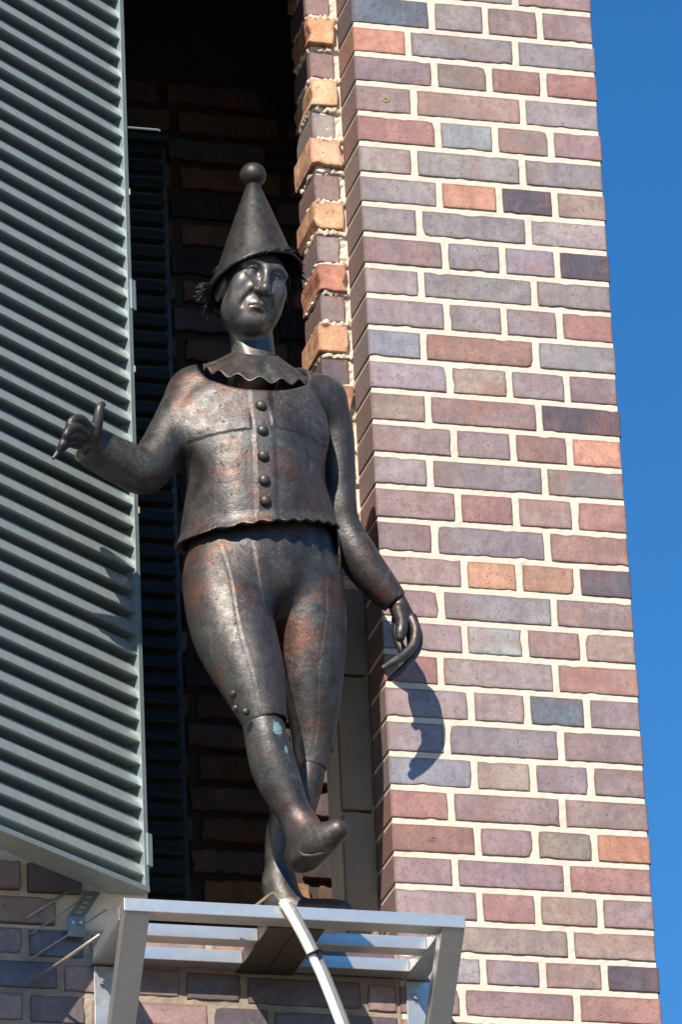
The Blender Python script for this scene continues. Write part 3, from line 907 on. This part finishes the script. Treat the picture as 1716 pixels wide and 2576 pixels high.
for p in ((-0.39747, -0.32000, -1.74188), (-0.39110, -0.32000, -1.76887), (-0.38143, -0.32000, -1.79390)):
    button(p, bbvh, 0.0085, 0.008, breeches)
for p in ((-0.14942, -0.14000, -1.70943), (-0.15444, -0.14000, -1.74899), (-0.16278, -0.14000, -1.78863)):
    m = MB(); vs, fs = dome(0.008, 0.009)
    M = Matrix.Translation(Vector(p) - BASE) @ Vector((0.9, -0.3, 0)).to_track_quat('Z', 'Y').to_matrix().to_4x4()
    m.add([M @ Vector(x) for x in vs], fs); m.build('button', M_BRONZE_F, breeches, True)

# stockinged legs -----------------------------------------------------
leg_r = [(-0.33904, -0.27000, -1.77063, 0.03868), (-0.33162, -0.27500, -1.82365, 0.04280), (-0.31638, -0.27500, -1.89525, 0.04609), (-0.29406, -0.28000, -1.95960, 0.03786), (-0.27589, -0.28500, -2.00279, 0.03128), (-0.26720, -0.29000, -2.03797, 0.02963)]
foot_r = [(-0.26625, -0.26200, -2.06924, 0.02798), (-0.26071, -0.30000, -2.07508, 0.03292), (-0.23975, -0.34500, -2.07275, 0.02798), (-0.21791, -0.37200, -2.06017, 0.01811)]
S = SDF(*bounds(leg_r + foot_r, 0.03), 0.0022)
S.chain(leg_r, 0.02)
S.chain([(-0.26535, -0.28500, -2.02328, 0.02963), (-0.24718, -0.33000, -2.05229, 0.02469), (-0.21983, -0.36800, -2.05370, 0.01564)], 0.03)
S.chain(foot_r, 0.022)
S.chain([(-0.26797, -0.25500, -2.07507, 0.02469), (-0.27103, -0.29000, -2.09281, 0.02798)], 0.02)
# flat sole
sp, sq, sr = Vector((-0.32462, -0.28000, -2.07940)), Vector((-0.20837, -0.37000, -2.07559)), Vector((-0.24821, -0.20000, -2.09100))
sn = (sq - sp).cross(sr - sp).normalized()
if sn.z > 0: sn = -sn
S.half(Vector((-0.26544, -0.30000, -2.09212)) + sn * 0.016, sn, 0.010)
v, q = S.mesh(); v = S.relax(v, q, 2, 0.5)
rleg = statue_part('raised_leg', v, q, M_BRONZE_L)
rb = BVHTree.FromPolygons([Vector(p) for p in v], [tuple(int(i) for i in f) for f in q])
wl = [snap(Vector(p), rb)[0] for p in ((-0.28618, -0.30000, -2.08490), (-0.27714, -0.32000, -2.09623), (-0.26251, -0.33500, -2.09948), (-0.24776, -0.35000, -2.09854), (-0.23377, -0.36500, -2.09599), (-0.21997, -0.37500, -2.08987))]
m = MB(); m.tube([p - BASE + Vector((0, 0.0015, 0)) for p in wl], [0.0015, 0.0035, 0.004, 0.004, 0.0035, 0.002], 8)
m.build('sole_welt', M_BRONZE_L, rleg, True)

leg_l = [(-0.19974, -0.13000, -1.79989, 0.02963), (-0.20965, -0.12500, -1.85043, 0.03457), (-0.23508, -0.11800, -1.90952, 0.04280), (-0.25404, -0.11200, -1.96837, 0.04115), (-0.27018, -0.11000, -2.03686, 0.02963), (-0.27248, -0.11000, -2.07527, 0.02963)]
FZ = -2.196
S = SDF(*bounds(leg_l + [(-0.30,-0.10,-2.19,0.02), (-0.10,-0.25,-2.19,0.03)], 0.03), 0.0024)
S.chain(leg_l, 0.02)
ank = leg_l[-1]
S.chain([(ank[0]-0.005, -0.085, FZ+0.036, 0.036), (ank[0]+0.005, ank[1], FZ+0.056, 0.036), (ank[0]+0.050, -0.160, FZ+0.042, 0.031), (ank[0]+0.080, -0.196, FZ+0.034, 0.027), (ank[0]+0.100, -0.214, FZ+0.030, 0.022)], 0.03)
S.chain([(ank[0], ank[1], ank[2], 0.032), (ank[0]+0.01, ank[1]-0.01, FZ+0.07, 0.036)], 0.02)
S.half((0, 0, FZ), (0, 0, -1), 0.004)
v, q = S.mesh(); v = S.relax(v, q, 2, 0.5)
statue_part('standing_leg', v, q, M_BRONZE_L)

# hands -----------------------------------------------------------------
def hand(name, chains, h, k, mat=M_BRONZE_F):
    chains = [[(p[0], p[1], p[2], p[3] * 1.06) for p in c] for c in chains]
    ap = [p for c in chains for p in c]
    global S
    S = SDF(*bounds(ap, 0.012), h)
    for i, c in enumerate(chains):
        S.chain(c, k if i else 0.004)
    vv, qq = S.mesh(); vv = S.relax(vv, qq, 1, 0.5)
    return statue_part(name, vv, qq, mat)
# raised hand: palm towards the street, thumb up, fingers curling, little finger stretched
hand('raised_hand', [
    [(-0.64457, -0.22000, -1.19711, 0.02634), (-0.66820, -0.26000, -1.20154, 0.02305), (-0.67897, -0.28000, -1.19571, 0.02058), (-0.69267, -0.29800, -1.19456, 0.01893)],
    [(-0.66955, -0.29000, -1.19254, 0.01399), (-0.66579, -0.30500, -1.17438, 0.01111), (-0.66354, -0.31200, -1.15435, 0.00905), (-0.66077, -0.31200, -1.14164, 0.00782), (-0.65477, -0.30800, -1.13390, 0.00658)],
    [(-0.68419, -0.30500, -1.18829, 0.01070), (-0.70167, -0.32600, -1.18180, 0.00988), (-0.71696, -0.33600, -1.18419, 0.00905), (-0.72867, -0.34000, -1.19499, 0.00823), (-0.73376, -0.33600, -1.20502, 0.00617)],
    [(-0.69333, -0.30800, -1.20109, 0.01111), (-0.71648, -0.33200, -1.20089, 0.01029), (-0.73154, -0.34400, -1.21216, 0.00947), (-0.74005, -0.34800, -1.22708, 0.00823), (-0.74021, -0.34400, -1.23582, 0.00617)],
    [(-0.69924, -0.30400, -1.21033, 0.01111), (-0.72206, -0.32600, -1.21535, 0.01029), (-0.73779, -0.33700, -1.23059, 0.00905), (-0.74691, -0.34000, -1.24595, 0.00823), (-0.74994, -0.33800, -1.25496, 0.00576)],
    [(-0.70638, -0.29800, -1.22050, 0.01152), (-0.72840, -0.31600, -1.22887, 0.00947), (-0.74266, -0.32400, -1.24344, 0.00823), (-0.75277, -0.32800, -1.25757, 0.00658), (-0.76409, -0.33000, -1.27261, 0.00329)],
], 0.0013, 0.003)
hand('lowered_hand', [
    [(-0.00971, -0.11600, -1.42018, 0.01893), (-0.00229, -0.12300, -1.43882, 0.01811), (0.00504, -0.12600, -1.46373, 0.02058), (0.01493, -0.12400, -1.48093, 0.01893)],
    [(-0.00307, -0.14200, -1.47210, 0.01399), (-0.00304, -0.15800, -1.50480, 0.01193), (-0.00776, -0.16500, -1.52853, 0.01152), (-0.01042, -0.16600, -1.54330, 0.00905)],
    [(0.02590, -0.13300, -1.48405, 0.01152), (0.03005, -0.14300, -1.51654, 0.01070), (0.02112, -0.15100, -1.55073, 0.00988), (-0.00122, -0.15700, -1.57777, 0.00905), (-0.02071, -0.16100, -1.59311, 0.00864), (-0.04790, -0.16500, -1.61245, 0.00617)],
    [(0.03128, -0.10800, -1.47828, 0.01152), (0.04194, -0.11300, -1.51002, 0.01070), (0.03566, -0.12000, -1.54723, 0.00988), (0.01176, -0.12700, -1.58192, 0.00905), (-0.00634, -0.13100, -1.60248, 0.00823), (-0.02689, -0.13500, -1.62227, 0.00617)],
    [(0.00316, -0.10600, -1.47398, 0.01152), (0.00000, -0.10600, -1.50452, 0.00988), (0.00245, -0.11100, -1.53141, 0.00905), (0.00913, -0.11400, -1.55178, 0.00823), (0.01652, -0.11600, -1.56279, 0.00658)],
    [(0.02153, -0.09500, -1.47156, 0.01152), (0.03617, -0.08600, -1.50066, 0.00988), (0.03468, -0.08600, -1.53109, 0.00905), (0.02046, -0.09000, -1.55686, 0.00823), (0.00700, -0.09300, -1.57323, 0.00658)],
], 0.0013, 0.0025)

# head --------------------------------------------------------------------
pit, rol, yaw = R(15), R(11), R(5)
Fw = Vector((math.sin(yaw) * math.cos(pit), -math.cos(yaw) * math.cos(pit), -math.sin(pit)))
Rv = Vector((0, 0, 1)).cross(-Fw).normalized() * -1
Rv = Fw.cross(Vector((0, 0, 1))).normalized() * -1
Uv = Rv.cross(Fw) * -1
if Uv.z < 0: Uv = -Uv
if Rv.x < 0: Rv = -Rv
Rr = Rv * math.cos(rol) - Uv * math.sin(rol); Ur = Rv * math.sin(rol) + Uv * math.cos(rol)
EYE = Vector((-0.28233, -0.23800, -0.76983))
HO = EYE - Fw * 0.070
HB = np.array([list(Rr), list(Fw), list(Ur)])
def h2w(p): return HO + Rr * p[0] + Fw * p[1] + Ur * p[2]
def w2h(p):
    dlt = Vector(p) - HO
    return (dlt.dot(Rr), dlt.dot(Fw), dlt.dot(Ur))
S = SDF((-0.095, -0.105, -0.215), (0.095, 0.125, 0.115), 0.0015)
S.ell((0, -0.016, 0.018), (0.063, 0.074, 0.058), 0)
S.ell((0, 0.016, -0.030), (0.0605, 0.056, 0.078), 0.02)
S.ell((0, 0.016, -0.068), (0.0575, 0.054, 0.040), 0.02)
S.ell((0, 0.056, -0.088), (0.026, 0.018, 0.018), 0.02)
for s in (-1, 1):
    S.ell((s*0.037, 0.046, -0.024), (0.022, 0.020, 0.022), 0.018)
    S.ell((s*0.036, 0.044, -0.055), (0.018, 0.018, 0.026), 0.016)
S.ell((0, 0.055, -0.058), (0.029, 0.015, 0.024), 0.014)
S.chain([(-0.044, 0.046, 0.016, 0.010), (-0.026, 0.058, 0.023, 0.009), (-0.006, 0.064, 0.015, 0.009), (0.006, 0.064, 0.015, 0.009), (0.026, 0.058, 0.023, 0.009), (0.044, 0.046, 0.016, 0.010)], 0.010)
for s in (-1, 1):
    S.ell((s*0.026, 0.070, 0.001), (0.016, 0.014, 0.0125), 0.008, 's')
    S.ell((s*0.026, 0.0500, 0.001), (0.0125, 0.0125, 0.0118), 0.002)
    arc = [(-0.0150, -0.006, -0.001), (-0.0075, 0.0020, 0.0075), (0.0, 0.004, 0.0092), (0.0075, 0.0020, 0.0075), (0.0150, -0.006, -0.002)]
    S.chain([(s*0.026 + a[0], 0.0585 + a[1], 0.001 + a[2], 0.0026) for a in arc], 0.003)
    S.chain([(s*0.026 + a[0], 0.0580 + a[1], 0.001 - a[2]*0.92, 0.0025) for a in arc], 0.003)
    S.chain([(s*0.026 + a[0]*1.15, 0.0535 + a[1], -0.006 - a[2]*0.95, 0.0022) for a in arc], 0.004)
# nose
S.chain([(0, 0.066, 0.016, 0.0075), (0, 0.075, -0.004, 0.0075), (0.0, 0.087, -0.026, 0.0098), (0, 0.090, -0.031, 0.0115)], 0.009)
for s in (-1, 1):
    S.ell((s*0.0120, 0.076, -0.034), (0.0075, 0.0095, 0.0070), 0.005)
    S.ell((s*0.0060, 0.083, -0.0435), (0.0032, 0.005, 0.004), 0.002, 's')
    # nose-to-mouth fold
    S.chain([(s*0.0180, 0.0755, -0.030, 0.0012), (s*0.026, 0.0705, -0.043, 0.0016), (s*0.0315, 0.0655, -0.055, 0.0010), (s*0.0335, 0.0660, -0.066, 0.0003)], 0.011, op='s')
    S.chain([(s*0.023, 0.0700, -0.030, 0.004), (s*0.034, 0.0585, -0.048, 0.004), (s*0.0395, 0.050, -0.062, 0.003)], 0.012)
# lips with drooping corners
S.chain([(-0.024, 0.0625, -0.0640, 0.0025), (-0.013, 0.0715, -0.0595, 0.0048), (-0.004, 0.0755, -0.0570, 0.0050), (0.004, 0.0755, -0.0570, 0.0050), (0.013, 0.0715, -0.0595, 0.0048), (0.024, 0.0625, -0.0640, 0.0025)], 0.004)
S.chain([(-0.016, 0.0675, -0.0690, 0.0040), (-0.006, 0.0735, -0.0670, 0.0056), (0.006, 0.0735, -0.0670, 0.0056), (0.016, 0.0675, -0.0690, 0.0040)], 0.004)
S.chain([(-0.026, 0.0640, -0.0668, 0.0008), (-0.014, 0.0755, -0.0640, 0.0013), (0, 0.0815, -0.0615, 0.0013), (0.014, 0.0755, -0.0640, 0.0013), (0.026, 0.0640, -0.0668, 0.0008)], 0.002, op='s')
S.ell((0, 0.080, -0.0750), (0.015, 0.006, 0.0045), 0.010, 's')
S.chain([(0, 0.080, -0.0455, 0.0022), (0, 0.0815, -0.0535, 0.0024)], 0.004, op='s')
for s in (-1, 1):
    S.ell((s*0.0655, -0.012, -0.028), (0.010, 0.018, 0.030), 0.006)
def unst(p): return (p[0], p[1], p[2] / 1.15 if p[2] < 0 else p[2])
nb0, nb1 = unst(w2h((-0.28882, -0.12800, -0.91493))), unst(w2h((-0.29034, -0.12800, -0.95655)))
S.chain([(0, -0.034, -0.030, 0.044), (*unst(w2h((-0.28909, -0.12800, -0.87518))), 0.0440), (*nb0, 0.047), (*nb1, 0.053)], 0.010)
for s in (-1, 1):
    S.chain([(s*0.044, -0.030, -0.060, 0.008), (nb1[0] + s*0.010, nb1[1] + 0.044, nb1[2], 0.008)], 0.014)
v, q = S.mesh(); v = S.relax(v, q, 3, 0.5)
v[:, 2] = np.where(v[:, 2] < 0, v[:, 2] * 1.15, v[:, 2])
vw = np.array(HO) + v @ HB
M_FACE = mat_bronze('bronze_patina_face', 1.75, 0.5, 0.4, None, 0.3, (0.36, 0.52))  # base lightened to make up for the hat's shade on the face
head = statue_part('head', vw, q, M_FACE)

# hat -----------------------------------------------------------------------
apex = Vector((-0.27950, -0.15000, -0.51039)); basec = Vector((-0.28203, -0.16800, -0.78856))
axis = (apex - basec).normalized(); HL = (apex - basec).length
hx = (Vector((1, 0, 0)) - axis * axis.x).normalized(); hy = axis.cross(hx)
if hy.y > 0: hy = -hy                                  # towards the street
def hat_pt(ph, s, extra=0.0):
    """s: 0 at the tip, 1 at the rim"""
    cf = 0.5 + 0.5 * math.cos(ph)                      # 1 in front
    tr = 0.97 - 0.180 * cf - 0.085 * math.sin(ph) - 0.035 * max(0.0, math.sin(ph)) ** 2
    t = s * tr
    r = 0.012 + 0.094 * t ** 0.95 + extra + (0.010 * max(0.0, s - 0.88) / 0.12 * max(0.0, math.sin(ph)) ** 2)
    r += 0.008 * max(0.0, s - 0.9) * 10 * 0.12
    return apex - axis * (HL * t) + (hx * math.sin(ph) + hy * math.cos(ph)) * r
nph, ns = 72, 30
vs = []; fs = []
for lay, ex in ((0, 0.0), (1, -0.004)):
    for j in range(ns + 1):
        for i in range(nph):
            vs.append(hat_pt(2*math.pi*i/nph, j/ns, ex))
def vid(l, j, i): return l*(ns+1)*nph + j*nph + i % nph
for j in range(ns):
    for i in range(nph):
        fs.append((vid(0,j,i), vid(0,j+1,i), vid(0,j+1,i+1), vid(0,j,i+1)))
        fs.append((vid(1,j,i), vid(1,j,i+1), vid(1,j+1,i+1), vid(1,j+1,i)))
for i in range(nph):
    fs.append((vid(0,ns,i), vid(1,ns,i), vid(1,ns,i+1), vid(0,ns,i+1)))
    fs.append((vid(0,0,i), vid(0,0,i+1), vid(1,0,i+1), vid(1,0,i)))
hat = statue_part('hat', [tuple(p) for p in vs], fs, M_BRONZE_H)
S = SDF(tuple(apex + Vector((-.05,-.05,-.05))), tuple(apex + Vector((.05,.05,.09))), 0.0018)
pc = Vector((-0.27878, -0.15000, -0.49037))
S.ell(tuple(pc), (0.0285, 0.0285, 0.0270), 0); S.chain([(*(pc - axis*0.022), 0.012), (*(apex - axis*0.004), 0.013)], 0.004)
v, q = S.mesh(); v = S.relax(v, q, 2, 0.5)
statue_part('pom_pom', v, q, M_BRONZE_H, hat)
# ragged hair and fringe along the rim
hr = random.Random(12)
hm = MB()
def strand(p, dirv, ln, r0, curl):
    pts = [p]; d0 = dirv.normalized()
    for i in range(3):
        d0 = (d0 + curl * 0.35).normalized()
        pts.append(pts[-1] + d0 * ln / 3)
    hm.tube([x - BASE for x in pts], [r0, r0*0.85, r0*0.6, r0*0.15], 5)
for i in range(150):
    ph = hr.uniform(-1.5, 1.35)
    p = hat_pt(ph, hr.uniform(0.985, 1.0), hr.uniform(-0.003, 0.001))
    radial = (hx * math.sin(ph) + hy * math.cos(ph))
    tang = (hx * math.cos(ph) - hy * math.sin(ph))
    up = 0.05 < ph < 0.75
    strand(p, radial * 0.6 + tang * hr.uniform(-0.2, 1.2) + axis * (hr.uniform(0.4, 1.2) if up else hr.uniform(-0.9, 0.2)), hr.uniform(0.010, 0.020) if up else hr.uniform(0.004, 0.010), 0.0012, tang * 0.3)
for ph0, n_, l0, l1, out in ((-1.62, 34, 0.022, 0.045, 0.9), (-2.1, 26, 0.02, 0.04, 0.2), (1.55, 9, 0.012, 0.026, 0.8), (2.0, 16, 0.016, 0.032, 0.3)):
    for i in range(n_):
        ph = ph0 + hr.uniform(-0.16, 0.16)
        p = hat_pt(ph, hr.uniform(0.96, 1.0), -0.002)
        radial = (hx * math.sin(ph) + hy * math.cos(ph))
        strand(p, radial * hr.uniform(0.4, 1.2) * out - axis * hr.uniform(0.2, 0.9) + hy * hr.uniform(-0.2, 0.4), hr.uniform(l0, l1), 0.0022, radial * 0.4 + axis * hr.uniform(-0.6, 0.5))
for i in range(70):
    sgn = hr.choice((-1, 1))
    base_l = (sgn * hr.uniform(0.060, 0.072), hr.uniform(-0.045, 0.0), hr.uniform(-0.01, 0.04))
    strand(h2w(base_l), -Ur + Rr * sgn * hr.uniform(0.0, 0.35) + Fw * hr.uniform(-0.3, 0.1), hr.uniform(0.030, 0.060), 0.0034, Rr * sgn * hr.uniform(-0.1, 0.4))
tag(hm.build('hair', M_HAIR, hat, True), kind='stuff')
m = MB(); cp = [hat_pt(2*math.pi*i/72, 1.0, 0.0005 + 0.0012*math.sin(i*7.3)) - BASE for i in range(73)]
m.tube(cp, 0.0030, 6); m.build('brim_cord', M_HAIR, hat, True)

# collar ------------------------------------------------------------------------
cc = Vector((-0.29151, -0.16000, -0.96104)); nu, nr = 120, 10
Lp, Rp = Vector((-0.39919, -0.15000, -0.95403)), Vector((-0.17549, -0.15000, -0.95776))
cxv = (Rp - Lp) * 0.5; cen = (Lp + Rp) * 0.5
cyv = Vector((0.0, -0.100, -0.064))
vs = []; fs = []
for lay in (0, 1):
    for j in range(nr + 1):
        t = j / nr
        for i in range(nu):
            a = 2 * math.pi * i / nu
            rr = 0.40 + 0.60 * t
            ruff = 0.0065 * t ** 1.6 * math.sin(a * 15 + 0.6)
            p = cen + cxv * (rr * math.cos(a)) + cyv * (rr * math.sin(a)) + Vector((0, 0, 0.046 * (1 - t) ** 1.2 + ruff - lay * 0.0025))
            vs.append(p)
def cid(l, j, i): return l*(nr+1)*nu + j*nu + i % nu
for j in range(nr):
    for i in range(nu):
        fs.append((cid(0,j,i), cid(0,j,i+1), cid(0,j+1,i+1), cid(0,j+1,i)))
        fs.append((cid(1,j,i), cid(1,j+1,i), cid(1,j+1,i+1), cid(1,j,i+1)))
for i in range(nu):
    fs.append((cid(0,nr,i), cid(0,nr,i+1), cid(1,nr,i+1), cid(1,nr,i)))
    fs.append((cid(0,0,i), cid(1,0,i), cid(1,0,i+1), cid(0,0,i+1)))
statue_part('collar', [tuple(p) for p in vs], fs, mat_bronze('bronze_patina_collar', 1.0, 0.9, 1.8, None, 0.5))

# ------------------------------------------------------------------ the shelf the statue stands on
ST = -2.198
shelf = empty('metal_shelf', (-0.29, -0.15, ST), 'bare aluminium bracket shelf bolted to the bricks under the statue', 'shelf')
SO = Vector((-0.29, -0.15, ST))
def sbox(name, lo, hi, mat=None, bevel=0.0012, parent=None):
    m = MB(); m.box(Vector(lo) - SO, Vector(hi) - SO)
    return m.build(name, mat or M_ALU, parent or shelf, bevel=bevel)
X0, X1 = -0.6385, 0.0525
sbox('front_bar', (X0, -0.310, ST-0.026), (X1, -0.262, ST))
for x0, x1 in ((X0, X0+0.045), (X1-0.045, X1)):
    sbox('side_beam', (x0, -0.2615, ST-0.028), (x1, 0.004, ST-0.002))
PX0, PX1 = -0.3392, -0.2224
for y0 in (-0.182, -0.052):
    sbox('cross_bar', (X0+0.0455, y0, ST-0.027), (PX0, y0+0.040, ST-0.001))
    sbox('cross_bar', (PX1, y0, ST-0.027), (X1-0.0455, y0+0.040, ST-0.001))
m = MB(); m.box(Vector((PX0+0.0005, -0.2615, ST-0.029)) - SO, Vector(((PX0+PX1)/2-0.001, 0.003, ST)) - SO)
m.box(Vector(((PX0+PX1)/2+0.001, -0.2615, ST-0.0285)) - SO, Vector((PX1-0.0005, 0.003, ST)) - SO)
m.build('base_plate', M_PLATE, shelf, bevel=0.001)
for x0, x1 in ((X0+0.001, X0+0.052), (X1-0.047, X1-0.001)):
    m = MB()
    m.prism([(-0.308, ST-0.0265), (-0.268, ST-0.0265), (-0.0015, ST-0.345), (-0.0015, ST-0.392)], x0, x1, lambda a, b, t: Vector((t, a, b)) - SO)
    m.build('brace', M_ALU, shelf, bevel=0.0012)
for x0, x1, side in ((-0.6334, -0.5880, 0), (0.0119, 0.0629, 1)):
    m = MB()
    m.box(Vector((x0, -0.0060, ST-0.42)) - SO, Vector((x1, -0.0005, ST-0.031)) - SO)
    wp = m.build('wall_plate', M_STEEL, shelf, bevel=0.001)
    xc = (x0 + x1) / 2 - 0.004
    m = MB(); m.tube([Vector((xc, -0.0062, ST-0.062)) - SO, Vector((xc, -0.0135, ST-0.062)) - SO], 0.0105, 6)
    m.tube([Vector((xc, -0.0136, ST-0.062)) - SO, Vector((xc, -0.021, ST-0.062)) - SO], 0.0052, 10)
    m.build('bolt', M_STEEL, wp)

# ------------------------------------------------------------------ white conduit with bent rod
cd = empty('white_conduit', (-0.32538, -0.30000, -2.18056), 'white plastic tube with a thin bent rod rising in front of the shelf', 'tube')
CO = Vector((-0.32538, -0.30000, -2.18056))
tp = [(-0.32252, -0.32200, -2.19361), (-0.31384, -0.32600, -2.21288), (-0.30297, -0.33000, -2.23695), (-0.28743, -0.33300, -2.27027), (-0.27326, -0.33500, -2.30322), (-0.25661, -0.33800, -2.34618), (-0.23882, -0.34100, -2.39877), (-0.22125, -0.34400, -2.45442), (-0.20393, -0.34700, -2.51392)]
m = MB(); m.tube([Vector(p) - CO for p in tp], 0.0088, 14); m.build('tube', M_WHITE, cd, True)
m = MB(); m.tube([Vector(p) - CO + Vector((0.0155, 0.005, -0.001)) for p in tp], 0.0068, 12)
tt_ = mat_plain('grey_corrugated_hose', (0.20, 0.195, 0.18), 0.5)
m.build('hose', tt_, cd, True)
m = MB()
rp = [(-0.39352, -0.21500, -2.19088), (-0.35715, -0.25000, -2.17609), (-0.34043, -0.27200, -2.16590), (-0.33423, -0.28000, -2.16273), (-0.33089, -0.28600, -2.16313), (-0.32825, -0.29400, -2.16848), (-0.32588, -0.30800, -2.18358), (-0.32232, -0.32100, -2.19489)]
m.tube([Vector(p) - CO for p in rp], 0.0033, 10); m.build('rod', M_ROD, cd, True)
a = (Vector(tp[4]) - Vector(tp[3])).normalized(); c0 = Vector((-0.27250, -0.33500, -2.30401)) + Vector((0.006, 0.002, 0))
bx = a.orthogonal().normalized(); by = a.cross(bx)
m = MB(); m.tube([c0 - CO - a*0.002, c0 - CO + a*0.002], 0.0185, 18)
tie = m.build('cable_tie', M_BLACK, cd, True)

# ------------------------------------------------------------------ strap and stay wires under the shutter
SP0 = Vector((-0.63032, 0.00263, -2.06850)); SP1 = Vector((-0.67080, -0.02000, -2.13332))
strap = empty('perforated_strap', SP0, 'grey perforated metal strap hanging from the shutter towards the bricks', 'strap')
def holed_strip(a, b, wdir, width, th, holes, hr_):
    """flat strip from a to b with real square holes"""
    t = (b - a); L = t.length; t = t.normalized(); w = wdir.normalized(); nrm = t.cross(w).normalized()
    m = MB(); prev = 0.0; half = width / 2
    def slab(s0, s1, w0, w1):
        P0 = [a + t*s0 + w*w0, a + t*s1 + w*w0, a + t*s1 + w*w1, a + t*s0 + w*w1]
        vs = [p - SP0 - nrm*th/2 for p in P0] + [p - SP0 + nrm*th/2 for p in P0]
        m.add(vs, ((0,3,2,1),(4,5,6,7),(0,1,5,4),(1,2,6,5),(2,3,7,6),(3,0,4,7)))
    for h_ in holes:
        c = h_ * L
        slab(prev, c - hr_, -half, half)
        slab(c - hr_, c + hr_, -half, -hr_); slab(c - hr_, c + hr_, hr_, half)
        prev = c + hr_
    slab(prev, L, -half, half)
    return m
wd = Vector((1.0, 0.12, 0.02))
holed_strip(SP0, SP1, wd, 0.034, 0.003, (0.20, 0.42, 0.60, 0.78), 0.0052).build('strip', M_STRAP, strap)
m = MB(); m.box(Vector((SP1.x-0.018, SP1.y-0.004, SP1.z-0.042)) - SP0, Vector((SP1.x+0.018, SP1.y-0.001, SP1.z+0.001)) - SP0)
m.build('foot', M_STRAP, strap, bevel=0.0006)
for dx in (-0.008, 0.008):
    m = MB(); m.tube([Vector((SP1.x+dx, SP1.y-0.0042, SP1.z-0.014)) - SP0, Vector((SP1.x+dx, SP1.y-0.010, SP1.z-0.014)) - SP0], 0.0038, 8)
    m.build('rivet', M_STEEL, strap)

WIRES = [((-0.76900, -0.01000, -2.13649), (-0.67770, 0.00174, -2.06800), 0.0030, 'short sunlit stay wire nearest the lower edge of the shutter'),
         ((-0.76351, -0.01000, -2.27204), (-0.66385, -0.20000, -2.23608), 0.0034, 'thick stay wire running from the bricks to the shelf side beam'),
         ((-0.76420, -0.01000, -2.22360), (-0.61047, -0.03500, -2.11879), 0.0018, 'thin stay wire crossing behind the perforated strap'),
         ((-0.76157, -0.01000, -2.16977), (-0.65888, -0.01400, -2.09324), 0.0014, 'thinnest stay wire, between the short one and the strap')]
for a, b, r_, lab in WIRES:
    m = MB(); m.tube([Vector(a), Vector(b)], r_, 8)
    tag(m.build('stay_wire', M_WIRE, None, True), lab, 'wire', 'stay wires under the shutter')
